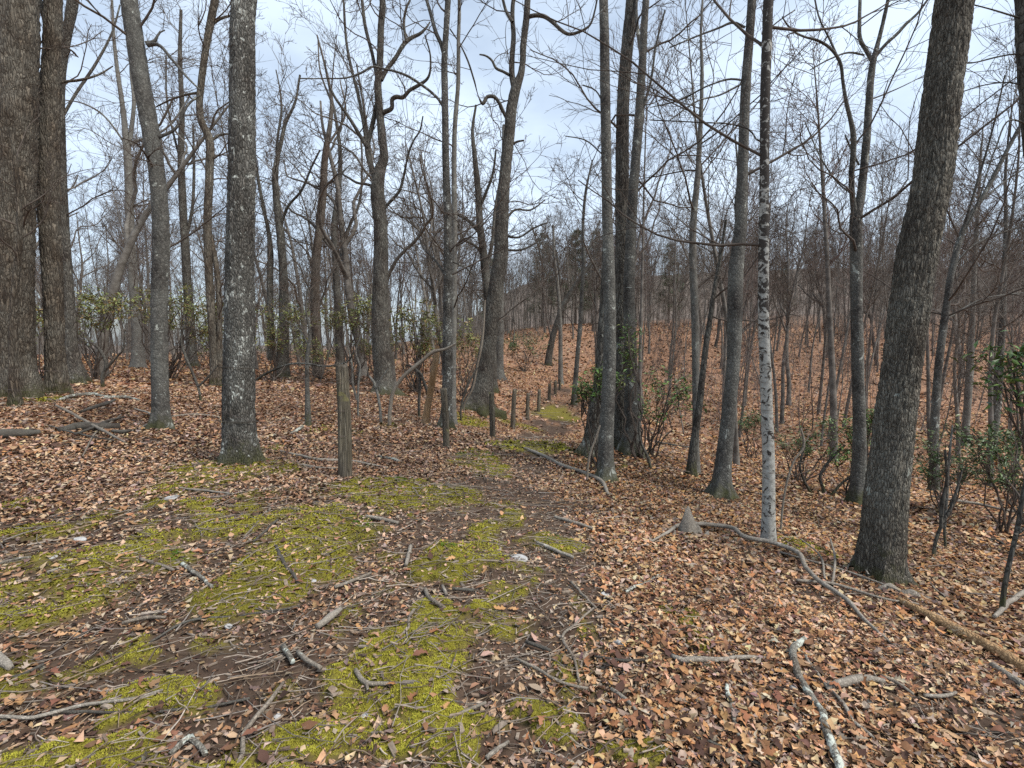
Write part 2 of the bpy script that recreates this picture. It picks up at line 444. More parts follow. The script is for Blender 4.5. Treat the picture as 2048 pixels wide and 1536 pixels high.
# ------------------------------------------------------------------ ground zones
# patches seen in the photograph: pixel centre, half sizes in pixels, strength
_moss_px = [(640,1080,120,42,1),(560,1140,110,55,1),(500,1195,110,50,.9),(650,1140,80,40,.95),(900,1130,85,42,1),(965,1105,45,25,.8),(800,985,160,30,1),(740,965,40,14,.8),
 (470,940,140,28,1),(545,900,35,14,.7),(120,1180,170,60,.8),(60,1235,90,35,.9),(260,1120,150,50,.7),(860,1290,90,95,.85),(800,1330,110,90,.8),
 (740,1400,60,60,.7),(860,1400,60,60,.7),(180,1490,220,60,1),(330,1390,110,40,.9),(60,1520,90,40,.9),(1080,1420,75,45,1),(1100,1475,60,40,.8),(1270,1505,75,40,1),(948,918,58,24,1),
 (980,936,55,18,.9),(1055,890,75,12,1),(1100,900,50,10,.8),(1385,1245,26,22,.95),(1330,1215,25,18,.7),(1410,1280,20,16,.9),(1110,1085,55,18,.75),(400,968,80,16,.8),(330,985,60,16,.6),
 (1590,1093,42,9,.9),(1630,1106,40,8,.8),(1108,832,50,8,1),(935,842,52,11,.9),(1040,852,42,7,.8),(1115,812,30,5,.8),(640,858,26,9,.6),(710,868,26,8,.6),(100,798,60,9,.7),(10,790,40,12,.7),
 (590,1360,50,30,.4),(440,1280,90,30,.5),(30,1010,50,20,.7),(60,1060,60,20,.6),(640,1480,110,40,.75),(1000,1260,70,40,.5),(780,850,35,8,.6),(1430,995,20,8,.6),(1200,930,60,10,.45),
 (930,1440,70,40,.6),(500,1480,60,40,.5),(700,1230,60,30,.5),(780,1165,60,25,.4)]
_dirt_px = [(1060,1045,90,45,.9),(1085,1175,85,45,1),(960,1250,60,50,.7),(420,1330,150,50,.8),(1040,1260,80,70,.6),(1890,1400,130,50,.9),(1990,1470,100,60,.8),(250,1290,120,40,.6),
 (1100,1010,120,30,.6),(690,1320,90,40,.4),(880,1360,110,70,.6),(1640,1180,60,22,.8),(1760,1190,120,20,.5),(1000,990,80,30,.35)]

def _patches(lst):
    out = []
    for px, py, rx, ry, s in lst:
        c = hit(px, py); a = hit(px + rx, py); b = hit(px, py + ry)
        out.append((c[0], c[1], max(abs(a[0] - c[0]), .08), max(abs(b[1] - c[1]), .10), s))
    return out
MOSS_P, DIRT_P = _patches(_moss_px), _patches(_dirt_px)

def _field(lst, x, y):
    near = np.hypot(x, y) < 30
    out = np.zeros_like(x)
    if near.any(): out[near] = _field_near(lst, x[near], y[near])
    return out

def _field_near(lst, x, y):
    q = np.stack([x, y], -1)
    wx = x + 0.35 * (fbm(q * 2.3, 21, 3) - 0.5); wy = y + 0.45 * (fbm(q * 2.3, 27, 3) - 0.5)
    f = np.zeros_like(x)
    for cx, cy, rx, ry, s in lst:
        d = ((wx - cx) / rx) ** 2 + ((wy - cy) / ry) ** 2
        f = np.maximum(f, s * np.clip(1.5 - d, 0, 1))
    return f

def zones(x, y):
    """moss, leafiness and bare soil at ground points"""
    x = np.asarray(x, float); y = np.asarray(y, float)
    sh = x.shape; xf, yf = x.ravel(), y.ravel(); k = np.hypot(xf, yf) < 30
    mo, lf, dt = np.zeros(xf.shape), np.full(xf.shape, 1.0), np.zeros(xf.shape)
    if k.any(): mo[k], lf[k], dt[k] = _zones(xf[k], yf[k])
    return mo.reshape(sh), lf.reshape(sh), dt.reshape(sh)

PATH = np.array([hit(a, b)[:2] for a, b in ((1060,1180),(1050,1100),(1025,1020),(1015,965),(1040,915),(1085,872),(1112,838),(1128,806),(1140,778))])
def path_dist(x, y):
    d = np.full(x.shape, 99.0)
    for i in range(len(PATH) - 1):
        a, b = PATH[i], PATH[i + 1]; ab = b - a
        t = np.clip(((x - a[0]) * ab[0] + (y - a[1]) * ab[1]) / (ab @ ab), 0, 1)
        d = np.minimum(d, np.hypot(x - a[0] - t * ab[0], y - a[1] - t * ab[1]))
    return d

def _zones(x, y):
    q = np.stack([x, y], -1)
    px, py = proj(np.stack([x, y, base_h(x, y)], -1))
    near = (1 - smooth(7.0, 10.5, np.hypot(x, y)))
    left = 1 - smooth(-60, 190, px - 1010 - 0.22 * (py - 1000) + 260 * (fbm(q * 1.1, 5, 3) - 0.5))   # the mossy side of the path
    lowp = smooth(930, 1010, py + 60 * (fbm(q * 0.9, 6, 3) - 0.5) - 60 * smooth(500, 0, px))
    mossy = left * lowp * near
    n = fbm(q * 4.2, 31, 4); n2 = fbm(q * 1.4, 35, 3)
    back = mossy * smooth(0.50, 0.66, 0.6 * n + 0.4 * n2 + 0.04) * 0.75
    mo = np.maximum(_field(MOSS_P, x, y), back)
    mo = smooth(0.20, 0.85, mo * (0.30 + 1.4 * fbm(q * 3.1, 37, 5, 0.62)))
    dirt = _field(DIRT_P, x, y) * (0.4 + 1.0 * fbm(q * 3.0, 41, 3))
    path = np.exp(-(path_dist(x, y) / (0.42 + 0.025 * y)) ** 2)
    dirt = np.maximum(dirt, path * 0.9 * smooth(.42, .6, fbm(q * 1.6, 44, 3)))
    leaf = 1 - 0.78 * mossy - 0.85 * np.clip(dirt * 1.3, 0, 1) - 0.45 * path
    leaf = np.clip(leaf * (0.75 + 0.5 * fbm(q * 2.1, 51, 3)), 0.03, 1.0) * (1 - 0.8 * mo)
    return mo, leaf, np.clip(dirt, 0, 1)

def ground_h(x, y, mo=None):
    """terrain with the cushions of moss"""
    h = terrain(x, y)
    if mo is None: mo, _, _ = zones(x, y)
    q = np.stack([x, y], -1)
    r = np.hypot(x, y)
    amp = 1 - smooth(9, 14, r)
    return h + amp * (mo * (0.016 + 0.050 * (fbm(q * 7.0, 61, 3) - 0.35)) + 0.022 * (fbm(q * 14.0, 66, 3) - 0.5))

# the ground as one sheet: fine in front of the camera, coarse behind and far away
_th = np.radians(np.concatenate([np.linspace(-56, 56, 400), np.linspace(58, 302, 40)]))
_rr = [0.25]
while _rr[-1] < 1500:
    r = _rr[-1]
    _rr.append(r + min(max(0.0026 * r * r, 0.014), 0.06 * r + 0.02))
_rr = np.array(_rr)
_Rg, _Tg = np.meshgrid(_rr, _th, indexing='ij')
_gx, _gy = _Rg * np.sin(_Tg), _Rg * np.cos(_Tg)
_mo, _lf, _dt = zones(_gx.ravel(), _gy.ravel())
_gz = ground_h(_gx.ravel(), _gy.ravel(), _mo)
_nr, _nt2 = _gx.shape
_idx = np.arange(_nr * _nt2).reshape(_nr, _nt2)
_a0, _a1 = _idx[:-1], _idx[1:]
_Q = np.stack([_a0, _a1, np.roll(_a1, -1, 1), np.roll(_a0, -1, 1)], -1).reshape(-1, 4)
g = Geo()
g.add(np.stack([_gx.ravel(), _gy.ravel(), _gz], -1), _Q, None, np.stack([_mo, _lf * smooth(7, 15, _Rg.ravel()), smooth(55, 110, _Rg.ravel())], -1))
g.add([[0, 0, float(ground_h(np.array([0.0]), np.array([0.0]))[0])]])
g.T.append(np.stack([np.full(_nt2, _nr * _nt2), _idx[0], np.roll(_idx[0], -1)], -1))

def ground_mat():
    m, nt, p = new_mat('forest_floor')
    at = nt.nodes.new('ShaderNodeVertexColor'); at.layer_name = 'tint'
    sp = nt.nodes.new('ShaderNodeSeparateColor'); nt.links.new(at.outputs['Color'], sp.inputs[0])
    tc = nt.nodes.new('ShaderNodeTexCoord'); v = tc.outputs['Object']
    soil = ramp(nt, noise(nt, v, 9, 6, 0.65), [(0.3, (0.040, 0.026, 0.018)), (0.7, (0.115, 0.077, 0.054))])
    # leaf scraps, too far off to be built one by one
    vo = nt.nodes.new('ShaderNodeTexVoronoi'); vo.inputs['Scale'].default_value = 16.0
    wv = nt.nodes.new('ShaderNodeMix'); wv.data_type = 'RGBA'; wv.blend_type = 'ADD'; wv.inputs[0].default_value = 0.05
    nn = nt.nodes.new('ShaderNodeTexNoise'); nn.inputs['Scale'].default_value = 20.0; nt.links.new(v, nn.inputs['Vector'])
    nt.links.new(v, wv.inputs[6]); nt.links.new(nn.outputs['Color'], wv.inputs[7])
    nt.links.new(wv.outputs[2], vo.inputs['Vector'])
    sc = nt.nodes.new('ShaderNodeSeparateColor'); nt.links.new(vo.outputs['Color'], sc.inputs[0])
    lc = ramp(nt, sc.outputs[0], [(0.0, (0.085, 0.045, 0.028)), (0.25, (0.20, 0.105, 0.062)), (0.5, (0.31, 0.165, 0.093)),
                                  (0.75, (0.37, 0.22, 0.135)), (1.0, (0.42, 0.30, 0.22))])
    big = noise(nt, v, 0.35, 3)
    lc = mix(nt, ramp(nt, big, [(0.4, 0.0), (0.7, 0.45)]), lc, (0.34, 0.165, 0.08))
    c = mix(nt, ramp(nt, sp.outputs[1], [(0.1, 0.0), (0.8, 1.0)]), soil, lc)
    mc = ramp(nt, noise(nt, v, 24, 5, 0.7), [(0.3, (0.070, 0.060, 0.014)), (0.55, (0.18, 0.155, 0.022)), (0.8, (0.31, 0.275, 0.035))])
    c = mix(nt, sp.outputs[2], c, ramp(nt, noise(nt, v, 0.5, 5, 0.7), [(0.35, (0.115, 0.092, 0.076)), (0.65, (0.20, 0.158, 0.128))]))   # far slopes greyed with distance, a hazy veil of twigs painted into the colour
    mk = nt.nodes.new('ShaderNodeMath'); mk.operation = 'MULTIPLY'
    nt.links.new(sp.outputs[0], mk.inputs[0]); nt.links.new(ramp(nt, noise(nt, v, 12, 4, 0.6), [(0.30, 0.35), (0.5, 1.0)]), mk.inputs[1])
    c = mix(nt, mk.outputs[0], c, mc)
    nt.links.new(c, p.inputs['Base Color']); p.inputs['Roughness'].default_value = 0.92
    p.inputs['Specular IOR Level'].default_value = 0.15
    ht = nt.nodes.new('ShaderNodeMath'); ht.operation = 'MULTIPLY_ADD'; ht.inputs[1].default_value = 0.8
    nt.links.new(sc.outputs[1], ht.inputs[0]); nt.links.new(noise(nt, v, 40, 5, 0.7), ht.inputs[2])
    bump(nt, p, ht.outputs[0], 0.5, 0.02)
    return m
GROUND = link('ground', g.mesh('ground', ground_mat(), color=True), kind='structure')
print('ground', g.n)

# ------------------------------------------------------------------ litter: leaves, moss, twigs, chips
def scatter(rng, n, dmin, dmax, power=1.0, margin=0.12):
    """points spread over the ground in a fan in front of the camera"""
    ang = np.radians(50)
    t = (rng.random(n) * 2 - 1) * ang
    u = rng.random(n)
    r = (dmin ** (2 * power) + u * (dmax ** (2 * power) - dmin ** (2 * power))) ** (1 / (2 * power))
    return r * np.sin(t) , r * np.cos(t)

LEAF_COL = np.array([(0.46,0.305,0.185),(0.44,0.255,0.125),(0.38,0.185,0.075),(0.27,0.135,0.068),(0.17,0.085,0.048),(0.085,0.048,0.034),(0.42,0.32,0.235),(0.27,0.20,0.155),(0.55,0.40,0.235),(0.20,0.125,0.105)])
LEAF_W = np.array([.17,.15,.10,.13,.15,.14,.06,.08,.04,.03])

def leaf_tpl(kind):
    if kind == 'oak':     xs = [-.5,-.34,-.22,-.08,.05,.2,.33,.5]; ws = [0,.17,.08,.25,.11,.29,.12,0]
    elif kind == 'lobed': xs = [-.5,-.26,-.05,.2,.5]; ws = [0,.23,.10,.28,0]
    elif kind == 'oval':  xs = [-.5,-.15,.2,.5]; ws = [0,.23,.19,0]
    elif kind == 'long':  xs = [-.5,0.0,.5]; ws = [0,.14,0]
    elif kind == 'plain': xs = [-.5,0.0,.5]; ws = [0,.27,0]
    else:                                                   # two faces folded along the midrib
        return np.array([(-.5,0,0),(.03,-.30,0),(.5,0,0),(-.03,.28,0)], float), np.array([(0,1,2),(0,2,3)])
    V, T = [(xs[0], 0, 0)], []
    for x, w in list(zip(xs, ws))[1:-1]: V += [(x, -w, 0), (x, 0, 0), (x, w, 0)]
    V.append((xs[-1], 0, 0)); e = len(V) - 1
    T += [(0, 1, 2), (0, 2, 3)]
    for i in range(len(xs) - 3):
        a = 1 + 3 * i; T += [(a, a+3, a+4), (a, a+4, a+1), (a+1, a+4, a+5), (a+1, a+5, a+2)]
    T += [(e-3, e, e-2), (e-2, e, e-1)]
    return np.array(V, float), np.array(T)

def lay_leaves(G, rng, x, y, z, kind, size, tilt, col, lift=0.0, nrm=None):
    m = len(x); V0, T0 = leaf_tpl(kind)
    V = np.repeat(V0[None], m, 0)
    V[:, :, 1] *= (0.75 + 0.5 * rng.random((m, len(V0)))); V[:, :, 1] += (rng.normal(size=(m, 1)) * .5) * V[:, :, 0] ** 2 
    fold = (rng.random(m) * 1.5 - 0.3)[:, None]; curl = (rng.normal(size=m) * 0.9)[:, None]; tw = (rng.normal(size=m) * 0.7)[:, None]
    V[:, :, 2] = fold * np.abs(V[:, :, 1]) * 0.7 + curl * V[:, :, 0] ** 2 * 0.8 + tw * V[:, :, 0] * V[:, :, 1]
    V *= size[:, None, None]
    yaw = rng.random(m) * 6.2832; a = rng.normal(size=m) * tilt; b = rng.normal(size=m) * tilt
    ca, sa, cb, sb = np.cos(a)[:, None], np.sin(a)[:, None], np.cos(b)[:, None], np.sin(b)[:, None]
    X, Y, Z = V[..., 0], V[..., 1], V[..., 2]
    Y, Z = Y * ca - Z * sa, Y * sa + Z * ca
    X, Z = X * cb + Z * sb, -X * sb + Z * cb
    cy, sy = np.cos(yaw)[:, None], np.sin(yaw)[:, None]
    X, Y = X * cy - Y * sy, X * sy + Y * cy
    zmin = Z.min(1, keepdims=True)
    P = np.stack([X + x[:, None], Y + y[:, None], Z - 0.55 * zmin + (z + lift)[:, None]], -1)
    k = len(V0)
    T = (T0[None] + (np.arange(m) * k)[:, None, None]).reshape(-1, 3)
    G.add(P.reshape(-1, 3), None, T, np.repeat(col, k, 0))

def leaf_cols(rng, m):
    c = LEAF_COL[rng.choice(len(LEAF_COL), m, p=LEAF_W / LEAF_W.sum())]
    return np.clip(c * (0.8 + 0.4 * rng.random((m, 1))) * (1 + 0.06 * rng.normal(size=(m, 3))), 0.01, 0.7)

def litter_leaves():
    rng = np.random.default_rng(11)
    G = Geo()
    for dmin, dmax, n, kinds, smin, smax, frag in (
            (1.3, 4.0, 64000, ('oak','oval','long'), 0.020, 0.066, 0),
            (4.0, 8.5, 94000, ('lobed','plain','flat'), 0.030, 0.078, 0),
            (1.3, 7.5, 60000, ('flat',), 0.012, 0.042, 1),
            (8.5, 17., 76000, ('flat',), 0.06, 0.11, 0),
            (17., 36., 40000, ('flat',), 0.12, 0.22, 0),
            (36., 75., 24000, ('flat',), 0.22, 0.40, 0)):
        x, y = scatter(rng, n, dmin, dmax, 0.85)
        mo, lf, dt = zones(x, y)
        keep = rng.random(n) < (0.85 * (1 - 0.75 * mo) * (1 - 0.65 * dt) if frag else lf * (1.1 if dmin > 8 else 1.0))
        x, y, mo = x[keep], y[keep], mo[keep]
        z = ground_h(x, y, mo) if dmax < 18 else terrain(x, y)
        m = len(x); kk = rng.choice(len(kinds), m, p=([.30,.34,.36] if dmin < 4 else [.12,.26,.62]) if len(kinds) == 3 else [1])
        size = smin + (smax - smin) * rng.random(m) ** 1.8
        cols = leaf_cols(rng, m)
        pxl, pyl = proj(np.stack([x, y, z], -1))            # drier rust leaves right of the path, older mauve brown ones left of it
        q_ = fbm(np.stack([x, y], -1) * .5, 15, 3)
        w_ = np.clip(smooth(1250, 950, pxl) * smooth(28, 18, np.hypot(x, y)) * .22 + .3 * (q_ - .5), 0, 1)[:, None]
        cols = cols * (1 - w_) + w_ * (cols.mean(1, keepdims=True) * np.array([1.25, .92, .76]))
        cols = cols * np.clip(0.45 + 1.05 * fbm(np.stack([x, y], -1) * .9, 17, 4), .4, 1.25)[:, None]
        lift = 0.003 + 0.030 * rng.random(m) ** 1.5 * lf[keep]
        for i, kd in enumerate(kinds):
            s = kk == i
            sz = size[s] * (0.85 if kd == 'long' else 1.0)
            lay_leaves(G, rng, x[s], y[s], z[s], kd, sz, 0.27, cols[s], lift[s])
    o = link('fallen_leaves', G.mesh('fallen_leaves', M['leaf'], color=True), kind='stuff',
             label='brown and tan fallen leaves covering the woodland floor', category='leaf litter')
    print('leaves', sum(len(q) for q in G.T))
litter_leaves()

def moss_tufts():
    rng = np.random.default_rng(12); G = Geo()
    for dmin, dmax, n, s0 in ((1.3, 3.6, 330000, 0.0068), (3.6, 9.0, 230000, 0.013), (9., 20., 40000, 0.05)):
        x, y = scatter(rng, n, dmin, dmax, 0.75)
        mo, lf, dt = zones(x, y)
        k = rng.random(n) < mo * smooth(.34, .54, fbm(np.stack([x, y], -1) * 15, 91, 3) + .40 * (mo - .45))
        x, y, mo = x[k], y[k], mo[k]; m = len(x)
        z = ground_h(x, y, mo)
        s = s0 * (0.6 + 0.9 * rng.random(m))
        q = np.stack([x, y], -1)
        t = rng.random(m) * 6.28                       # two little shoots leaning out from one point
        V = np.empty((m, 6, 3))
        for i in range(2):
            a = t + i * 3.1416
            dx, dy = np.cos(a), np.sin(a)
            ox, oy = x + dx * s * 0.1, y + dy * s * 0.1
            V[:, 3*i] = np.stack([ox - dy * s * .5, oy + dx * s * .5, z - 0.003], -1)
            V[:, 3*i+1] = np.stack([ox + dy * s * .5, oy - dx * s * .5, z - 0.003], -1)
            V[:, 3*i+2] = np.stack([ox + dx * s * .8, oy + dy * s * .8, z + s * (0.35 + .4 * rng.random(m))], -1)
        hue = np.clip(1.7 * fbm(q * 1.7, 71, 3) - .38 + .25 * (mo - .5), 0, 1)[:, None]; br = (0.80 + 0.32 * rng.random(m))[:, None]
        c = (np.array([0.13, 0.115, 0.026]) * (1 - hue) + np.array([0.36, 0.335, 0.045]) * hue) * br
        gr = (fbm(q * 2.6, 77, 2) > 0.80)[:, None]
        c = np.where(gr, np.array([0.075, 0.14, 0.02]) * br, c)
        G.add(V.reshape(-1, 3), None, np.arange(m * 6).reshape(-1, 3), np.repeat(c, 6, 0))
    me = G.mesh('moss', M['moss'], color=True, shade=True)
    nv = len(me.vertices); nn = rng.normal(size=(nv // 6, 1, 3)).repeat(6, 1).reshape(-1, 3) * .22 + np.array([0, 0, 1.0])
    me.normals_split_custom_set_from_vertices(norm(nn).astype(np.float32).tolist())
    link('moss', me, kind='stuff', label='yellow green moss growing in cushions over the bare soil', category='moss')
    print('moss tris', sum(len(t) for t in G.T))
def single_leaves():
    """the leaves nearest the camera, which can be picked apart, each a piece of its own on the ground"""
    rng = np.random.default_rng(19); T = []
    for i in range(24):
        G = Geo(); z0 = np.zeros(1)
        lay_leaves(G, rng, z0, z0, z0, ('oak', 'oak', 'oval')[i % 3], np.array([1.0]), 0.10, leaf_cols(rng, 1), 0.0)
        T.append(G.mesh('fallen_leaf', M['leaf'], color=True))
    n = done = 0
    x, y = scatter(rng, 6000, 1.5, 3.6, 0.7); mo, lf, dt = zones(x, y); z = ground_h(x, y, mo); px, py = proj(np.stack([x, y, z], -1))
    ok = (px > 10) & (px < 2040) & (py < 1530) & (rng.random(6000) < 0.15 + 0.85 * lf)
    for k in np.nonzero(ok)[0][:300]:
        o = link('fallen_leaf', T[int(rng.integers(0, len(T)))], GROUND, (float(x[k]), float(y[k]), float(z[k]) + .016 + .014 * float(lf[k])))
        o.rotation_euler = (rng.normal() * .2, rng.normal() * .2, rng.random() * 6.28); q = .045 + .04 * rng.random(); o.scale = (q, q, q)
moss_tufts()
single_leaves()

WOOD_COL = np.array([(0.30,0.25,0.20),(0.38,0.31,0.245),(0.22,0.165,0.125),(0.13,0.095,0.07),(0.44,0.37,0.30),(0.26,0.225,0.195),(0.33,0.24,0.16)])
def loose_twigs():
    rng = np.random.default_rng(13); G = Geo()
    for dmin, dmax, n, l0, l1, r0, r1 in ((1.3, 5.0, 6500, .04, .24, .0012, .0042), (5., 11., 4200, .10, .55, .0025, .007), (11., 26., 1800, .3, 1.1, .006, .014)):
        x, y = scatter(rng, n, dmin, dmax, 0.8)
        mo, lf, dt = zones(x, y)
        k = rng.random(n) < (0.45 + 0.55 * (1 - lf))
        x, y, mo = x[k], y[k], mo[k]; m = len(x)
        L = l0 + (l1 - l0) * rng.random(m) ** 2.2; R = r0 + (r1 - r0) * rng.random(m) ** 1.8
        long = rng.random(m) < 0.07; L[long] *= 2.4
        a = rng.normal(size=m) * 0.9 + 0.35
        d = np.stack([np.cos(a), np.sin(a), np.zeros(m)], -1); sd = np.stack([-d[:, 1], d[:, 0], d[:, 2]], -1)
        n_ = 4; t = np.linspace(-.5, .5, n_)
        bend = rng.normal(size=(m, 1)) * 0.05; kink = rng.normal(size=(m, n_)) * 0.016
        P = np.stack([x, y, np.zeros(m)], -1)[:, None] + d[:, None] * (t[None, :, None] * L[:, None, None]) + sd[:, None] * ((bend * (4 * t ** 2)[None] + kink) * L[:, None])[..., None]
        z = ground_h(P[..., 0], P[..., 1])
        P[..., 2] = np.maximum(z, z.mean(1, keepdims=True)) + R[:, None] * 0.8 + 0.004 + 0.012 * rng.random((m, 1)) 
        V, Q = tubes(P, R[:, None] * np.linspace(1.1, .55, n_)[None], 3)
        c = WOOD_COL[rng.integers(0, len(WOOD_COL), m)] * (0.35 + 0.75 * rng.random((m, 1)))
        G.add(V, Q, None, np.repeat(c, n_ * 3, 0))
    link('loose_twigs', G.mesh('loose_twigs', M['litter'], color=True), kind='stuff', label='countless thin dead twigs scattered over the woodland floor', category='twigs')
    G = Geo()
    n = 16000
    x, y = scatter(rng, n, 1.3, 8.0, 0.7)
    mo, lf, dt = zones(x, y)
    px, py = proj(np.stack([x, y, base_h(x, y)], -1))
    k = rng.random(n) < np.clip(1.0 - lf, 0, 1) * (0.3 + 0.9 * fbm(np.stack([x, y], -1) * 1.3, 81, 3)) * (px < 1350) * np.where(mo > .5, .45, 1)
    x, y, mo = x[k], y[k], mo[k]; m = len(x); z = ground_h(x, y, mo)
    L = 0.008 + 0.050 * rng.random(m) ** 2.4; Wd = L * (0.15 + 0.25 * rng.random(m)); H = 0.003 + Wd * 0.25
    box = np.array([(sx, sy, sz) for sz in (0, 1) for sx, sy in ((-1,-1),(1,-1),(1,1),(-1,1))], float)
    V = np.repeat(box[None], m, 0) * (0.8 + 0.4 * rng.random((m, 8, 3)))
    V[..., 0] *= L[:, None] / 2; V[..., 1] *= Wd[:, None] / 2; V[..., 2] *= H[:, None]
    V[..., 2] += V[..., 0] * rng.normal(size=(m, 1)) * 0.2
    a = rng.normal(size=m) * 0.9 + 0.3; c_, s_ = np.cos(a)[:, None], np.sin(a)[:, None]
    X = V[..., 0] * c_ - V[..., 1] * s_ + x[:, None]; Y = V[..., 0] * s_ + V[..., 1] * c_ + y[:, None]
    P = np.stack([X, Y, V[..., 2] + z[:, None] + 0.003], -1)
    fq = np.array([(4,5,6,7),(0,1,5,4),(1,2,6,5),(2,3,7,6),(3,0,4,7)])
    Q = (fq[None] + (np.arange(m) * 8)[:, None, None]).reshape(-1, 4)
    c = WOOD_COL[rng.integers(0, len(WOOD_COL), m)] * (0.5 + 0.55 * rng.random((m, 1))) * np.array([1.05, 1, .95])
    G.add(P.reshape(-1, 3), Q, None, np.repeat(np.clip(c, 0, .65), 8, 0))
    link('wood_chips', G.mesh('wood_chips', M['litter'], color=True, shade=False), kind='stuff', label='pale chips of rotted wood and bark strewn over the mossy soil', category='wood chips')
loose_twigs()

# ------------------------------------------------------------------ trees
def px_path(pts, D, slope=0.0, d0=0.0):
    """traced outline points (px, py, width px) at distance D -> x, y, z, radius; the path drifts in depth as it goes"""
    pts = np.asarray(pts, float)
    s = np.concatenate([[0], np.cumsum(np.hypot(np.diff(pts[:, 0]), np.diff(pts[:, 1])))]) / FPX * D
    Dd = D + d0 + slope * s
    P = unproj(pts[:, 0], pts[:, 1], Dd)
    ca = np.cos(np.arctan((pts[:, 0] - W0 / 2) / FPX))
    R = pts[:, 2] / 2 * Dd / FPX * ca
    return np.concatenate([P, R[:, None]], 1)

def cells(u, v, nu, seed):
    """cracked plates over (u around, v along): distance between nearest and second nearest cell centre"""
    iu, iv = np.floor(u).astype(np.int64), np.floor(v).astype(np.int64)
    f1 = np.full(u.shape, 9.0); f2 = np.full(u.shape, 9.0)
    for a in (-1, 0, 1):
        for b in (-1, 0, 1):
            cu, cv = iu + a, iv + b
            hu = _hash(np.mod(cu, nu), cv, 0 * cu, seed); hv = _hash(np.mod(cu, nu), cv, 0 * cu + 5, seed)
            d = np.hypot(cu + 0.15 + 0.7 * hu - u, cv + 0.15 + 0.7 * hv - v)
            n1 = np.minimum(f1, d); f2 = np.minimum(f2, np.maximum(f1, d)); f1 = n1
    return f2 - f1

def trunk_geo(path, sides, step, seed, depth=0.0, plate=(0.035, 0.12), lobes=5, flare=0.0, lump=0.04, fine=None):
    """one stem: tube along path with root lobes and bark plates standing proud of the furrows"""
    L = np.linalg.norm(np.diff(path[:, :3], axis=0), axis=1).sum()
    if fine is None or fine >= L - 1: s = np.linspace(0, L, max(int(L / step), 6))
    else: s = np.concatenate([np.arange(0, fine, step), np.linspace(fine, L, max(int((L - fine) / (step * 9 + .05)), 5))])
    n = len(s)
    p = resample(path, n, s); P = p[:, :3]; R = np.maximum(p[:, 3], 0.006)
    T = norm(np.gradient(P, axis=0)); U = norm(np.cross(T, np.array([0.0, 1.0, 0.02]))); Wv = np.cross(T, U)
    a = np.arange(sides) / sides * 2 * math.pi
    A, S = np.meshgrid(a, s)
    Rg = np.repeat(R[:, None], sides, 1)
    ph = seed * 1.7
    cyl = np.stack([np.cos(A) * 1.3, np.sin(A) * 1.3, S * 1.1], -1)
    Rg = Rg * (1 + lump * 2 * (fbm(cyl + seed, seed, 3) - 0.5))
    if flare > 0:
        e = np.exp(-np.maximum(S - 0.3, 0) / 0.20)
        lob = np.clip(0.5 + 0.5 * np.cos(lobes * A + ph + 0.9 * np.sin(2 * A + ph)), 0, 1) ** 2
        Rg = Rg * (1 + flare * e * (2.2 * lob - 0.15))
    if depth > 0:
        circ = 2 * math.pi * R.mean(); nu = max(int(circ / plate[0]), 5)
        wp = fbm(np.stack([np.cos(A) * 3, np.sin(A) * 3, S * 4], -1), seed + 3, 3) - 0.5
        u = A / (2 * math.pi) * nu + 1.1 * wp; v = S / plate[1] + 1.6 * wp
        f = cells(u, v, nu, seed + 11)
        grain = fbm(np.stack([np.cos(A) * nu * .6, np.sin(A) * nu * .6, S * 30], -1), seed + 19, 3)
        kf = nu / 6.2832 * 0.75
        fi = np.abs(fbm(np.stack([np.cos(A) * kf, np.sin(A) * kf, S / plate[1] * .45], -1) + 3.3, seed + 23, 2) - 0.5) * 2
        Rg = Rg + depth * (0.75 * smooth(0.0, 0.34, fi) + 0.55 * smooth(0.02, 0.25, f) - 0.8) * (0.6 + 0.8 * grain) + depth * 0.6 * (grain - 0.5)
    ring = U[:, None] * np.cos(A)[..., None] + Wv[:, None] * np.sin(A)[..., None]
    V = P[:, None] + ring * Rg[..., None]
    idx = np.arange(n * sides).reshape(n, sides)
    a0, a1 = idx[:-1], idx[1:]
    Q = np.stack([a0, np.roll(a0, -1, 1), np.roll(a1, -1, 1), a1], -1).reshape(-1, 4)
    return V.reshape(-1, 3), Q, np.concatenate([P, R[:, None]], 1)

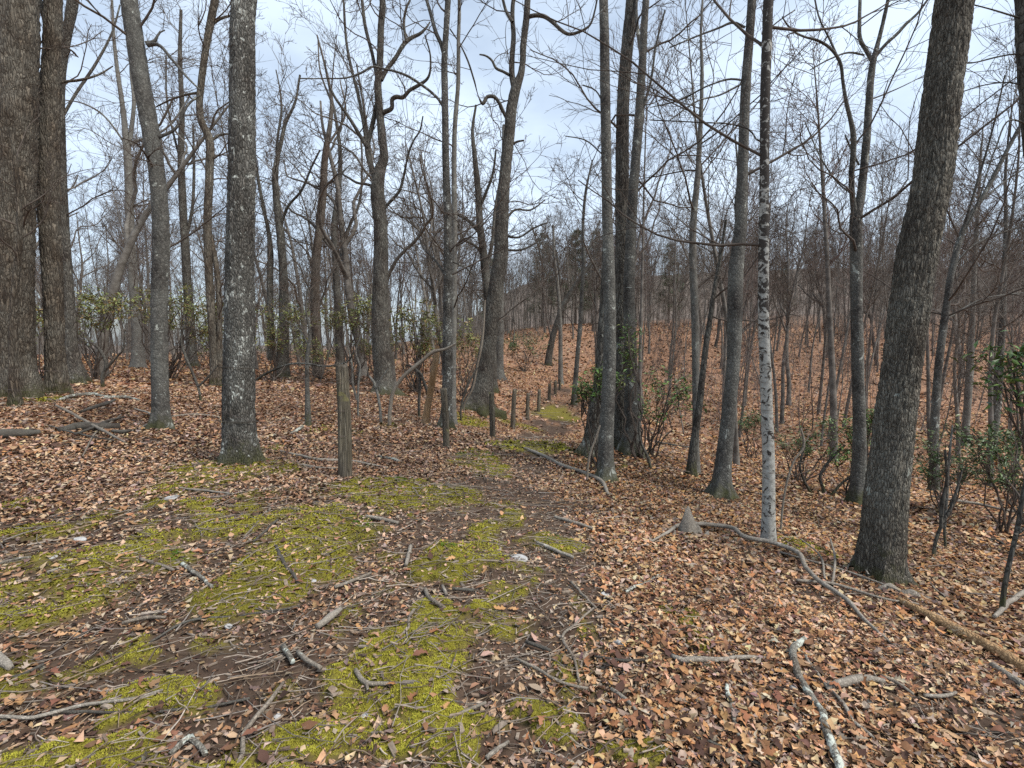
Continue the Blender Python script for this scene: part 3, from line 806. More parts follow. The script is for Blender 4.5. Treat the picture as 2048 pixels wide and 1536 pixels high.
def crown_geo(G, rng, paths, style, rmin, k1b=2.0):
    """side branches, sprays and twigs from stems; paths are (n,4) arrays of x,y,z,r"""
    k1, L1, a1, up1, wig, k2, k3, k4 = style
    PP = np.stack([resample(p, 24) for p in paths]); P, R = PP[..., :3], np.maximum(PP[..., 3], rmin)
    ln = np.linalg.norm(np.diff(P, axis=1), axis=2).sum(1)
    m = len(P)
    kk = np.maximum((k1 * np.minimum(ln / ln.max(), k1b * ln / ln.sum()) + 0.5).astype(int), 1)
    out = []
    S, Dr, L, r = [], [], [], []
    for i in range(m):
        s_, d_, l_, r_ = sprout(rng, P[i:i+1], R[i:i+1], int(kk[i]), 0.06, a1, 1.0, 0.34, rmin * 1.6, 0.022)
        S.append(s_); Dr.append(d_); r.append(r_); L.append(L1 * (0.5 + rng.random(len(s_))))
    S, Dr, L, r = map(np.concatenate, (S, Dr, L, r))
    P1, R1 = grow(rng, S, Dr, L, r, 10, wig, up1, 0.35)
    V, Q = tubes(P1, R1, 5); G.add(V, Q)
    P2, R2 = grow(rng, *sprout(rng, P1, R1, k2, 0.18, 0.75, 0.5, 0.6, rmin * 1.2), 6, wig * 1.1, up1 * 0.8, 0.4)
    V, Q = tubes(P2, R2, 4); G.add(V, Q)
    P3, R3 = grow(rng, *sprout(rng, P2, R2, k3, 0.15, 0.7, 0.55, 0.65, rmin), 3, wig, up1 * 0.8, 0.5)
    V, Q = tubes(P3, R3, 3); G.add(V, Q)
    if k4:
        P4, R4 = grow(rng, *sprout(rng, P3, R3, k4, 0.2, 0.7, 0.6, 0.8, rmin * 0.85), 1, wig, up1 * 0.6, 0.5)
        V, Q = tubes(P4, R4, 3); G.add(V, Q)

#          k1  L1   a1    up1    wig  k2 k3 k4
STYLE = {'oak':   (14, 2.4, 1.05, 0.05, 0.22, 5, 3, 1),
         'pole':  (14, 2.2, 1.15, 0.05, 0.10, 5, 4, 1),
         'sparse':(7, 1.6, 1.1, 0.03, 0.20, 5, 4, 2),
         'snag':  (5, 0.8, 0.8, 0.08, 0.20, 3, 2, 0)}

def build_tree(name, label, D, trunk, limbs=(), mat='oak', twig='twig', style='oak', sides=28, step=0.05, depth=0.006,
               plate=(0.035, 0.12), flare=0.35, top=None, cat='tree', crown=True, low=0.45, seed=None, group=None, slope=0.0, foot_drop=0.35, scale_k=1.0):
    """trunk and limbs are traced as (px, py, width); limbs: (points, depth slope). The stem goes on above the frame up to `top` metres"""
    seed = seed if seed is not None else int(trunk[0][0])
    rng = np.random.default_rng(seed)
    b = hit(trunk[0][0], trunk[0][1])
    D = float(b[1]) if D is None else D
    step = max(step, 0.0045 * D); sides = int(min(sides, max(10, 900 / D)))
    path = px_path(trunk, D, slope)
    base = path[0, :3].copy()
    gz = float(terrain(base[0], base[1]))
    base[2] = gz
    foot = path[0].copy(); foot[2] = min(path[0, 2], gz) - foot_drop; foot[3] *= 1.05
    path = np.concatenate([foot[None], path])
    vis_len = np.linalg.norm(np.diff(path[:, :3], axis=0), axis=1).sum() + .1
    if top:
        d = norm((path[-1, :3] - path[-3, :3])[None])[0]; q = path[-1].copy(); h = top - (q[2] - gz); r_end = q[3]
        if h > 1.0:
            ext = []; nst = 6
            for i in range(nst):
                d = norm((d + rng.normal(size=3) * 0.10 + np.array([0, 0, 0.12]))[None])[0]
                q = q.copy(); q[:3] += d * h / nst; q[3] = r_end * (1 - 0.85 * (i + 1) / nst); ext.append(q)
            path = np.concatenate([path, np.array(ext)])
    root = thing(name, label, cat, base, group)
    V, Q, cl = trunk_geo(path, sides, step, seed % 97, depth, plate, 5, flare, fine=vis_len)
    G = Geo(); G.add(V, Q)
    link('trunk', G.mesh('trunk', M[mat], base), root)
    paths = []
    zlow = base[2] + max(low * 4.0, 1.6)
    up = path[path[:, 2] > zlow]
    if len(up) >= 2: paths.append(up)
    for lb in limbs:
        pts, sl = lb[0], lb[1]
        d0 = slope * (np.hypot(pts[0][0] - trunk[0][0], pts[0][1] - trunk[0][1]) / FPX * D)
        lp = px_path(pts, D, sl, d0); lp[:, 3] *= 0.85
        if pts[-1][1] <= 8 and top:                       # leaves the frame: goes on a little
            d = norm((lp[-1, :3] - lp[-2, :3])[None])[0]; q = lp[-1].copy()
            ext = []
            for i in range(3):
                d = norm((d + rng.normal(size=3) * 0.18 + np.array([0, 0, 0.1]))[None])[0]
                q = q.copy(); q[:3] += d * 0.9 * scale_k; q[3] *= 0.62; ext.append(q)
            lp = np.concatenate([lp, np.array(ext)])
        V, Q, cl = trunk_geo(lp, max(8, sides // 3), 0.06, (seed + 7) % 89, 0.0, plate, 5, 0.0, 0.08)
        G = Geo(); G.add(V, Q); link('limb', G.mesh('limb', M[mat], base), root)
        paths.append(lp)
    if crown and paths:
        G = Geo(); rmin = float(np.clip(0.00040 * D, 0.0024, 0.010))
        crown_geo(G, rng, paths, STYLE[style], rmin)
        link('crown', G.mesh('crown', M[twig], base), root)
    return root

HERO = [
 # name, label, D, trunk, limbs, options
 ('oak_tree', 'massive furrowed oak trunk cut by the left edge of the photo', 11.2,
  [(36,800,120),(30,740,96),(26,600,88),(30,400,86),(34,200,84),(36,0,82)], [], dict(mat='oak_warm', sides=44, step=.05, depth=.03, plate=(.06,.2), top=19, style='sparse')),
 ('oak_tree', 'second thick brown trunk from the left with a broken limb stub high up', 11.8,
  [(116,792,58),(112,740,46),(107,600,43),(98,400,48),(100,200,43),(105,90,40),(106,0,38)],
  [([(98,172,22),(120,165,10),(160,160,7),(200,148,5),(226,132,3)], .3), ([(106,100,22),(92,40,18),(78,0,16)], .2)], dict(mat='oak_warm', sides=36, step=.05, depth=.022, plate=(.05,.16), top=18, style='sparse')),
 ('oak_tree', 'grey trunk with flared mossy foot just right of the two thick left trunks', 15.0,
  [(152,762,52),(146,720,34),(138,600,24),(130,480,22),(122,300,21),(123,140,20),(134,70,20),(146,0,24)], [([(122,240,8),(150,190,8),(190,130,7),(226,60,5),(240,10,4)], .4)], dict(mat='oak', sides=24, top=17)),
 ('young_tree', 'slim mossy brown trunk in front of the leftmost oak', 9.9,
  [(30,798,28),(28,740,23),(27,650,20),(32,560,17),(40,480,14),(36,380,11),(22,260,8)], [], dict(mat='oak_warm', sides=16, style='sparse')),
 ('oak_tree', 'tall grey trunk leaning to the left between the left oaks and the lichened trunk', 8.7,
  [(322,860,48),(322,830,40),(320,760,36),(319,689,35),(319,600,35),(321,535,36),(322,460,35),(313,342,34),(297,240,36),(284,171,36),(270,80,36),(258,0,35)],
  [([(291,86,10),(310,82,8),(318,66,5),(330,60,3)], .2), ([(296,90,12),(310,88,10),(345,120,7),(372,152,6),(400,180,4)], -.3), ([(316,275,10),(345,262,8),(380,205,6),(400,190,4)], .3)],
  dict(mat='maple', sides=40, step=.025, depth=.010, plate=(.025,.07), top=15, style='sparse')),
 ('bent_tree', 'dark trunk with a sharp double bend left of the lichened trunk', 15.5,
  [(432,760,24),(428,700,19),(420,587,17),(416,500,17),(415,444,17),(419,342,17),(417,273,17),(402,240,15),(399,210,14),(402,170,14),(411,102,14),(420,50,15),(430,0,16)],
  [([(416,288,7),(440,270,6),(470,268,4)], .2), ([(412,60,9),(440,38,7),(466,30,5)], .2), ([(402,185,8),(380,188,6),(340,200,5),(310,215,3)], .3), ([(438,757,16),(439,640,14),(436,560,13),(425,490,12),(415,440,9)], .02)], dict(mat='oak_warm', top=15)),
 ('lichened_tree', 'straight dark trunk speckled with pale lichen beside the tall wooden post', 6.4,
  [(481,932,88),(480,900,74),(478,850,69),(478,750,65),(479,620,61),(480,512,58),(484,342,54),(485,171,50),(489,0,46)],
  [([(512,760,6),(530,748,6),(547,740,6),(581,728,5),(620,728,5),(649,733,5),(672,730,5),(699,720,4),(708,700,3)], -.25)],
  dict(mat='lichen', sides=64, step=.014, depth=.013, plate=(.024,.10), top=16, style='sparse', flare=.3, low=1.2)),
 ('snag', 'dead reddish tree with peeling pale top left of the forked oak', 23.0,
  [(636,755,24),(634,700,19),(630,600,20),(632,525,17),(645,400,15),(651,307,13),(660,250,9),(663,200,7),(652,140,5),(634,70,3)],
  [([(663,205,5),(640,140,4),(636,80,3)], .2), ([(662,190,4),(668,120,3),(672,85,2)], -.2), ([(656,290,6),(690,230,5),(680,160,3)], .3)], dict(mat='reddish', sides=16, style='snag')),
 ('oak_tree', 'dark trunk forking low just left of the forked oak', 30.0,
  [(678,650,18),(674,580,15),(671,525,13),(668,450,11),(674,400,9),(680,350,9),(680,300,8),(672,240,6),(660,180,4)],
  [([(678,520,10),(690,480,8),(702,445,8),(714,420,7),(724,330,5),(722,270,4)], .1)], dict(mat='dark', sides=14)),
 ('forked_oak', 'oak forking halfway up with a kinked pale limb on its right side', 17.0,
  [(770,792,60),(768,770,44),(763,700,37),(760,641,34),(762,518,29),(761,444,27),(755,376,27),(760,340,22),(767,318,17),(764,273,16),(759,222,15),(756,171,14),(760,120,13),(762,51,12),(765,0,11)],
  [([(752,360,16),(743,335,14),(735,292,13),(742,262,11),(748,235,11),(754,205,10),(758,185,8)], .05),
   ([(735,295,11),(718,268,9),(705,246,8),(689,222,7),(668,191,6),(655,160,4),(650,120,3)], -.25),
   ([(733,285,9),(726,240,8),(716,188,8),(706,150,7),(699,120,7),(693,85,6),(690,51,6),(687,0,5)], .25),
   ([(765,226,12),(784,215,10),(785,198,10),(792,194,10),(805,195,9),(819,181,8),(838,170,8),(855,157,6),(861,116,4),(850,70,3)], -.2),
   ([(762,160,11),(771,143,10),(791,116,9),(812,84,9),(824,75,8),(839,68,7),(852,56,5),(860,44,3)], .2),
   ([(812,84,7),(808,44,6),(815,10,5),(820,0,4)], .1),
   ([(768,417,8),(782,402,7),(798,383,7),(808,350,6),(814,320,5),(819,301,5),(828,280,4),(839,263,4),(846,232,3)], -.3),
   ([(745,372,8),(730,368,6),(716,366,6),(698,356,5),(685,347,4),(700,330,2)], .3),
   ([(757,170,9),(745,110,8),(730,50,8),(724,0,7)], .2)], dict(mat='oak', sides=32, step=.05, depth=.012, plate=(.05,.15), top=14)),
 ('young_oak', 'slim dark upright trunk directly behind the second fence post', 11.6,
  [(890,858,32),(892,830,24),(895,758,21),(895,655,19),(896,552,18),(896,450,16),(892,342,14),(890,205,13),(889,120,12),(893,50,11),(896,0,11)],
  [([(887,215,6),(878,200,6),(862,184,6),(839,167,6),(815,152,6),(791,143,5),(768,138,5),(747,133,5),(722,146,5),(696,155,4),(650,157,3),(600,157,3)], -.15),
   ([(888,110,9),(882,88,9),(873,68,9),(862,30,8),(853,0,7)], .15), ([(890,550,6),(870,520,5),(850,500,4),(835,470,3)], .3), ([(897,520,5),(930,535,4),(950,552,3)], .3)],
  dict(mat='lichen', sides=24, step=.03, depth=.006, plate=(.03,.09), top=14, style='sparse')),
 ('young_tree', 'thin grey trunk close behind the slim upright trunk at the second post', 13.5,
  [(905,815,15),(906,700,13),(908,560,12),(909,444,11),(908,350,10),(910,250,9),(916,171,8),(917,80,7),(918,0,6)], [], dict(mat='grey', sides=14, top=13, style='pole')),
 ('leaning_oak', 'tall oak leaning right with a hooked burl branch in the centre', 16.5,
  [(956,816,66),(962,790,50),(968,745,38),(974,705,34),(986,621,31),(994,560,29),(1001,518,29),(1003,461,26),(1009,359,22),(1018,273,21),(1025,205,20),(1031,178,19),(1042,147,13),(1047,85,12),(1053,34,12),(1055,0,11)],
  [([(1030,182,14),(1024,150,13),(1024,120,12),(1027,68,11),(1025,40,10),(1027,0,9)], .15),
   ([(1025,44,8),(1013,24,7),(1006,0,6)], .1),
   ([(1056,34,9),(1070,31,9),(1085,32,9),(1109,48,8),(1122,60,8),(1136,68,7),(1160,63,6),(1178,52,5),(1190,20,4),(1194,0,4)], -.2),
   ([(1013,236,8),(1006,222,8),(998,205,8),(989,194,8),(976,193,8),(964,207,7),(960,200,4),(948,160,4),(935,120,4),(918,85,3),(900,58,3)], -.25),
   ([(1019,150,7),(1006,143,6),(993,137,6),(983,120,5),(970,111,4),(959,109,3)], .2),
   ([(1022,290,7),(1036,283,5),(1048,281,4)], -.2), ([(1010,440,7),(1030,420,5),(1060,420,4),(1090,400,3)], .3), ([(1006,470,7),(1035,475,5),(1070,455,4),(1095,445,3)], -.2), ([(1008,500,6),(1040,500,5),(1075,485,3)], .2)],
  dict(mat='oak', sides=32, step=.05, depth=.012, plate=(.05,.15), top=16)),
 ('crooked_oak', 'dark many-limbed oak close behind the leaning oak', 23.0,
  [(985,760,20),(980,650,18),(972,560,16),(966,500,15),(960,450,14),(957,393,13),(949,308,9),(945,260,6),(952,210,4)],
  [([(962,470,9),(950,455,8),(935,440,7),(918,431,6),(905,400,5)], .2), ([(958,420,8),(970,390,7),(985,350,6),(992,300,4)], -.2), ([(972,545,9),(985,480,8),(990,420,7),(1000,360,5)], .3), ([(968,510,7),(948,490,6),(930,480,5),(915,450,4)], -.3)], dict(mat='dark', sides=16)),
 ('grey_tree', 'pale grey trunk on the slope just right of the leaning oak foot', 26.0,
  [(998,756,20),(999,720,16),(1000,672,15),(1001,600,13),(1003,500,11),(1006,380,9),(1008,250,7)], [], dict(mat='grey', sides=14, style='pole', top=13)),
 ('maple_tree', 'slim mottled maple trunk at the path bend with laurel leaves around it', 7.4,
  [(1212,966,42),(1212,940,34),(1212,877,31),(1216,800,28),(1219,723,26),(1219,587,24),(1215,450,21),(1213,342,20),(1210,171,19),(1207,0,17)], [([(1206,205,4),(1190,180,3),(1165,170,3)], .2), ([(1206,310,3),(1170,280,3),(1130,272,2)], .2)],
  dict(mat='maple', sides=36, step=.025, depth=.004, plate=(.03,.06), top=14, style='sparse')),
 ('old_tree', 'broad leaning trunk foot half hidden behind the slim mottled maple', 9.0,
  [(1182,912,56),(1186,880,40),(1192,820,32),(1200,770,28),(1206,680,24),(1212,560,20),(1214,400,15),(1212,200,11)], [], dict(mat='oak', sides=28, depth=.008, crown=False)),
 ('oak_tree', 'tall straight oak directly right of the slim mottled maple', 9.9,
  [(1241,890,36),(1241,860,29),(1242,723,26),(1244,512,27),(1244,342,26),(1248,171,24),(1257,68,23),(1264,0,23)], [([(1262,20,14),(1272,-30,12)], .1)], dict(mat='oak', sides=32, step=.03, depth=.008, top=17, style='sparse')),
 ('oak_tree', 'right stem of the trio of tall trunks at the path bend', 9.4,
  [(1262,901,48),(1262,870,32),(1262,800,27),(1261,700,25),(1258,600,23),(1262,470,21),(1267,376,19),(1278,239,18),(1284,137,15),(1292,0,13)], [([(1279,200,9),(1282,120,8),(1274,50,8),(1272,0,7)], .2), ([(1280,230,7),(1300,170,6),(1312,90,5),(1330,20,4)], -.2)], dict(mat='maple', sides=28, step=.03, depth=.006, top=15)),
 ('grey_tree', 'slender grey trunk with pale flecks left of the grey maple', 9.0,
  [(1391,955,18),(1391,900,15),(1392,790,15),(1390,636,15),(1386,455,14),(1395,352,11),(1401,248,9),(1404,150,7),(1402,60,5)], [], dict(mat='grey', sides=16, top=11, style='pole')),
 ('young_tree', 'dark thin trunk slanting right in front of the slender grey trunk', 8.6,
  [(1384,922,18),(1390,870,16),(1399,810,14),(1404,760,13),(1411,699,12),(1420,640,11),(1428,583,9),(1440,520,7),(1452,440,5)], [], dict(mat='dark', sides=14, style='sparse')),
 ('maple_tree', 'smooth grey maple with flared foot between the birch and the thin slanting trunk', 7.2,
  [(1441,996,58),(1443,970,42),(1448,914,34),(1455,850,30),(1461,790,28),(1467,720,28),(1469,666,30),(1470,600,31),(1472,541,30),(1481,455,25),(1486,310,21),(1492,166,19),(1500,60,17),(1504,0,17)],
  [([(1483,168,5),(1470,175,5),(1440,190,4),(1400,200,4),(1340,240,3)], -.25), ([(1490,55,6),(1465,45,6),(1440,55,5),(1400,70,4),(1340,95,3)], .2), ([(1482,160,5),(1465,158,5),(1420,170,4),(1360,200,4),(1300,215,2)], .2),
   ([(1480,460,7),(1472,430,6),(1476,350,5),(1470,268,4)], .2)], dict(mat='maple', sides=40, step=.02, depth=.003, plate=(.04,.05), top=15, style='pole')),
 ('birch_tree', 'white birch trunk with dark blotches in the right foreground', 4.9,
  [(1537,1088,33),(1537,1050,30),(1537,914,26),(1534,830,25),(1531,748,24),(1527,624,22),(1527,538,22),(1528,430,20),(1529,331,19),(1531,166,20),(1534,80,20),(1537,0,20)],
  [([(1524,285,5),(1512,278,4),(1502,262,4),(1470,250,4),(1400,245,3),(1300,240,2)], .2), ([(1535,60,4),(1560,40,3),(1590,20,3)], .2)], dict(mat='birch', sides=32, step=.02, depth=.002, plate=(.05,.03), flare=.1, top=12, style='pole')),
 ('forked_oak', 'forked grey oak with crooked upper limbs between the birch and the big right trunk', 7.9,
  [(1717,1013,50),(1717,980,38),(1719,873,29),(1717,790,27),(1715,707,26),(1713,600,25),(1713,497,26),(1713,430,25),(1722,390,18),(1726,352,17),(1733,280,16),(1738,207,15),(1746,124,13),(1760,70,8),(1767,41,8),(1776,0,7)],
  [([(1711,440,17),(1705,395,14),(1703,352,14),(1706,310,14),(1707,275,14),(1700,235,11),(1693,207,10),(1686,165,8),(1680,124,8),(1660,96,7),(1630,79,6),(1610,74,5),(1593,66,5),(1575,50,4),(1564,33,3)], -.15),
   ([(1745,124,10),(1732,100,10),(1722,83,10),(1719,40,9),(1720,0,8)], .2), ([(1750,115,9),(1770,90,9),(1796,66,9),(1815,45,8),(1833,29,7),(1855,0,6)], -.15),
   ([(1680,124,5),(1660,80,5),(1640,40,4),(1630,0,4)], .2), ([(1728,110,5),(1700,105,5),(1660,118,4),(1620,140,3)], -.2), ([(1738,200,4),(1765,190,4),(1800,175,3),(1850,150,2)], .2), ([(1708,390,5),(1680,370,4),(1650,330,4),(1610,245,3)], .25), ([(1718,330,6),(1703,300,5),(1690,270,4)], -.2)],
  dict(mat='maple', sides=32, step=.03, depth=.005, top=13)),
 ('big_oak', 'largest trunk on the right, leaning right, deeply furrowed from foot to top', 4.1,
  [(1757,1172,126),(1758,1140,104),(1764,1080,95),(1771,997,91),(1786,870,86),(1807,707,82),(1836,500,84),(1862,373,80),(1887,166,78),(1899,80,77),(1909,0,77)], [],
  dict(mat='big', sides=120, step=.011, depth=.014, plate=(.022,.11), flare=.34, top=17, style='sparse', low=1.3)),
 ('leaning_tree', 'slender trunk leaning far right behind the big right trunk', 10.0,
  [(1868,985,24),(1869,852,20),(1874,770,18),(1880,707,17),(1892,620,16),(1904,541,15),(1929,455,13),(1966,393,11),(2020,290,9),(2060,215,7),(2110,120,5)],
  [([(1905,540,8),(1935,500,6),(1990,470,5),(2060,450,3)], .2), ([(1920,480,8),(1950,380,7),(1985,260,5),(2010,150,4)], -.2), ([(1890,640,6),(1960,600,5),(2050,585,3)], .2), ([(1945,420,7),(2000,370,5),(2060,330,4)], .3)], dict(mat='maple', sides=18, style='pole')),
 ('birch_tree', 'pale far birch leaning right behind the big right trunk', 17.0,
  [(1929,896,20),(1932,850,17),(1939,748,17),(1942,680,15),(1945,624,13),(1951,500,10),(1957,400,7),(1962,300,5)], [], dict(mat='grey', sides=16, style='pole', top=11)),
 ('grey_tree', 'grey trunk at the right edge beyond the laurel thicket', 15.0,
  [(1982,918,24),(1986,880,21),(1993,810,21),(1998,740,19),(2004,666,15),(2008,560,12),(2012,450,9),(2012,330,6)], [], dict(mat='maple', sides=16, style='pole', top=11)),
 ('oak_tree', 'dark trunk entering at the top right corner of the photo', 5.5,
  [(2150,1120,70),(2128,900,58),(2104,650,54),(2080,400,50),(2062,200,46),(2054,100,46),(2052,0,45)],
  [([(2050,108,6),(2030,108,5),(1990,115,5),(1950,125,4),(1900,128,3)], .2), ([(2054,40,6),(2020,30,5),(1980,18,4),(1940,8,3)], -.2), ([(2052,172,5),(2020,165,4),(1970,170,3),(1920,185,2)], .25), ([(2060,250,6),(2020,240,5),(1990,300,4),(1950,420,4),(1910,500,3)], -.15)], dict(mat='dark', sides=24, depth=.008, top=14, style='sparse')),
 ('leaning_tree', 'dark trunk leaning right on the path slope beyond the small posts', 38.0,
  [(1096,733,16),(1100,700,13),(1108,665,12),(1116,641,12),(1126,612,11),(1137,593,10),(1160,556,8),(1180,530,6),(1200,490,4)], [([(1118,636,6),(1122,590,6),(1118,540,5),(1112,500,4)], .2)], dict(mat='dark', sides=14)),
 ('grey_tree', 'thin pale trunk beside the farthest fence posts', 30.0,
  [(1121,770,11),(1121,720,9),(1120,638,8),(1116,580,7),(1110,530,6),(1106,450,4)], [], dict(mat='grey', sides=12, style='pole')),
 ('young_tree', 'thin lichened trunk standing left of the slim mottled maple on the path', 24.0,
  [(1148,808,12),(1152,750,10),(1156,700,9),(1160,655,9),(1164,590,8),(1167,535,8),(1166,450,6),(1172,380,5),(1185,320,3)], [([(1166,530,5),(1180,490,4),(1200,440,3)], .2)], dict(mat='maple', sides=12, style='pole')),
 ('grey_tree', 'pale grey trunk forking in two behind the left leaning trunk', 24.0,
  [(277,728,30),(273,650,22),(266,560,20),(262,500,19),(259,410,18),(256,320,17),(252,280,14),(246,220,11),(236,150,9),(228,80,7),(224,0,5)],
  [([(257,300,12),(264,250,11),(268,205,10),(262,140,8),(265,70,7),(262,0,6)], .1), ([(262,288,8),(280,280,7),(310,270,6),(340,250,5),(365,215,4),(380,190,3)], .2), ([(248,285,6),(228,255,5),(200,225,5),(160,205,4),(130,200,3)], -.2)], dict(mat='grey', twig='twig_grey', sides=18, top=17)),
 ('grey_tree', 'thick grey trunk between the left leaning trunk and the bent tree', 26.0,
  [(384,725,24),(380,640,20),(374,560,19),(371,500,18),(366,420,16),(362,307,14),(364,220,11),(360,120,9),(362,20,6)], [([(372,480,9),(384,420,8),(388,340,7),(386,250,5)], .1), ([(364,330,7),(350,280,6),(334,200,5),(332,110,4)], .2)], dict(mat='oak', twig='twig_grey', sides=16, top=17)),
 ('oak_tree', 'twin-topped trunk just right of the lichened trunk with V shaped limbs', 21.0,
  [(566,722,26),(567,640,20),(567,552,18),(562,480,17),(553,400,14),(551,342,12),(556,310,9),(562,285,8),(570,250,7),(590,205,5),(600,150,4)],
  [([(543,720,20),(541,640,17),(540,552,16),(541,510,15),(538,470,11),(528,420,9),(515,350,8),(508,300,6),(505,240,4)], .02), ([(552,330,7),(556,270,6),(563,220,6),(560,180,4),(552,140,3)], .2), ([(560,455,8),(578,410,7),(600,385,6),(625,330,5),(640,300,4)], -.2)], dict(mat='oak', twig='twig_grey', sides=16)),
 ('sapling', 'thin dark sapling trunk between the lichened trunk and the tall post', 10.0,
  [(616,840,13),(615,790,10),(615,710,8),(620,670,6),(612,620,4),(618,560,3)], [([(616,690,4),(600,660,3),(570,640,2)], .2)], dict(mat='maple', sides=10, step=.04, style='sparse', depth=.002, low=.2)),
 ('snag', 'broken tawny stem without bark leaning beside the slim upright trunk', 11.9,
  [(849,862,20),(853,830,15),(858,800,14),(864,765,14),(869,735,13),(873,712,12),(875,692,7)], [], dict(mat='peeled', sides=14, step=.03, depth=.004, plate=(.02,.4), crown=False, flare=.15)),
]
for row in HERO:
    t_ = build_tree(row[0], row[1], row[2], row[3], row[4], **row[5])
    if row[0] == 'lichened_tree':                 # old fence wire the trunk has grown around
        for py in (736, 842):
            c = unproj(478, py, 6.4) - np.array(t_.location); w = np.linspace(0, 6.2832, 40); rr = .215 + .004 * np.sin(w * 7)
            P = np.stack([c[0] + rr * np.cos(w), c[1] + rr * np.sin(w), c[2] + .02 * np.cos(w + 2)], -1)[None]
            G = Geo(); V, Q = tubes(P, np.full((1, 40), .005), 5); G.add(V, Q); link('wire_loop', G.mesh('wire_loop', M['stick_dark']), t_)
print('heroes')

# ------------------------------------------------------------------ the woods around: individuals that share meshes
def template(kind, seed):
    rng = np.random.default_rng(seed); G = Geo(); C = Geo()
    if kind == 'oak':
        H, r0, n = 15.0, 0.16, 9
        p = [np.array([0, 0, -0.3, r0 * 1.45]), np.array([0, 0, 0.12, r0 * 1.2])]; d = np.array([0, 0, 1.0]); q = np.zeros(4)
        for i in range(n):
            d = norm((d + rng.normal(size=3) * 0.085 + np.array([0, 0, 0.08]))[None])[0]
            q = q.copy(); q[:3] = q[:3] + d * H * 0.8 / n; q[3] = r0 * (1 - 0.80 * (i + 1) / n); p.append(q)
        p = np.array(p); V, Q, _ = trunk_geo(p, 10, 0.35, seed, 0, lump=.06); G.add(V, Q)
        k = rng.integers(4, 7)
        S, Dr, L, r = sprout(rng, p[None, 4:, :3], p[None, 4:, 3], k, 0.0, 0.62, 0.62, 0.72, 0.03)
        P1, R1 = grow(rng, S, Dr, L, r, 12, 0.20, 0.06, 0.3); V, Q = tubes(P1, R1, 6); G.add(V, Q)
        paths = [p[4:]] + [np.concatenate([P1[i], R1[i][:, None]], 1) for i in range(k)]
        crown_geo(C, rng, paths, (10, 2.4, 0.85, 0.07, 0.2, 5, 4, 2), 0.0068, 4.0)
    elif kind == 'pole':
        H, r0, n = 12.5, 0.085, 8
        p = [np.array([0, 0, -0.3, r0 * 1.35]), np.array([0, 0, 0.1, r0 * 1.12])]; d = np.array([0, 0, 1.0]); q = np.zeros(4)
        for i in range(n):
            d = norm((d + rng.normal(size=3) * 0.045 + np.array([0, 0, 0.05]))[None])[0]
            q = q.copy(); q[:3] = q[:3] + d * H / n; q[3] = r0 * (1 - 0.9 * (i + 1) / n); p.append(q)
        p = np.array(p); V, Q, _ = trunk_geo(p, 8, 0.4, seed, 0, lump=.05); G.add(V, Q)
        crown_geo(C, rng, [p[4:]], (26, 2.0, 0.72, 0.10, 0.10, 6, 4, 1), 0.0062)
    else:
        H, r0, n = 5.5, 0.032, 7
        p = [np.array([0, 0, -0.2, r0 * 1.2])]; d = np.array([rng.normal() * .12, rng.normal() * .12, 1.0]); q = np.zeros(4)
        for i in range(n):
            d = norm((d + rng.normal(size=3) * 0.11 + np.array([0, 0, 0.06]))[None])[0]
            q = q.copy(); q[:3] = q[:3] + d * H / n; q[3] = r0 * (1 - 0.85 * (i + 1) / n); p.append(q)
        p = np.array(p); V, Q, _ = trunk_geo(p, 6, 0.3, seed, 0, lump=.05); G.add(V, Q)
        crown_geo(C, rng, [p[2:]], (16, 1.3, 0.75, 0.08, 0.12, 5, 3, 0), 0.0055)
    return G, C

TPL = {}
for kind, cnt in (('oak', 5), ('pole', 5), ('sap', 4)):
    for i in range(cnt):
        G, C = template(kind, 300 + i * 13 + len(kind) * 100)
        bm = {'oak': ('far_oak', 'far_grey', 'far_dark'), 'pole': ('far_oak', 'far_grey', 'far_oak'), 'sap': ('far_oak', 'far_dark', 'far_grey')}[kind][i % 3]
        tw = ('twig', 'twig_grey', 'twig_mauve')[i % 3]
        TPL.setdefault(kind, []).append((G.mesh('trunk', M[bm]), C.mesh('crown', M[tw])))

MARKS = [(34,'massive left oak'),(116,'broken-limb oak'),(322,'left leaning trunk'),(480,'lichened trunk'),(690,'tall post'),(768,'forked oak'),(893,'second post'),
         (985,'leaning oak'),(1100,'small posts'),(1215,'mottled maple'),(1262,'trunk trio'),(1391,'slender grey trunk'),(1460,'flared grey maple'),(1533,'white birch'),(1717,'forked grey oak'),(1800,'big right trunk'),(2048,'right edge')]
KINDS = {'oak': ('oak_tree', 'branching'), 'pole': ('slender_tree', 'slender'), 'sap': ('sapling', 'thin')}
ORD = ('first','second','third','fourth','fifth','sixth','seventh','eighth','ninth','tenth','eleventh','twelfth','thirteenth','fourteenth','fifteenth','sixteenth','seventeenth','eighteenth','nineteenth','twentieth')
placed = []
def place(kind, region, x, y, s, lean=0.06, fat=1.0):
    rng = RNG
    i = int(rng.integers(0, len(TPL[kind]))); tm, cm = TPL[kind][i]
    z = float(terrain(x, y))
    o = thing(KINDS[kind][0], '', 'sapling' if kind == 'sap' else 'tree', (x, y, z))
    o.rotation_euler = (rng.normal() * lean, rng.normal() * lean, rng.random() * 6.28)
    o.scale = (s * fat, s * fat, s)
    link('trunk', tm, o); link('crown', cm, o)
    placed.append((o, kind, region, float(proj(np.array([x, y, z + 1.0]))[0]), y))

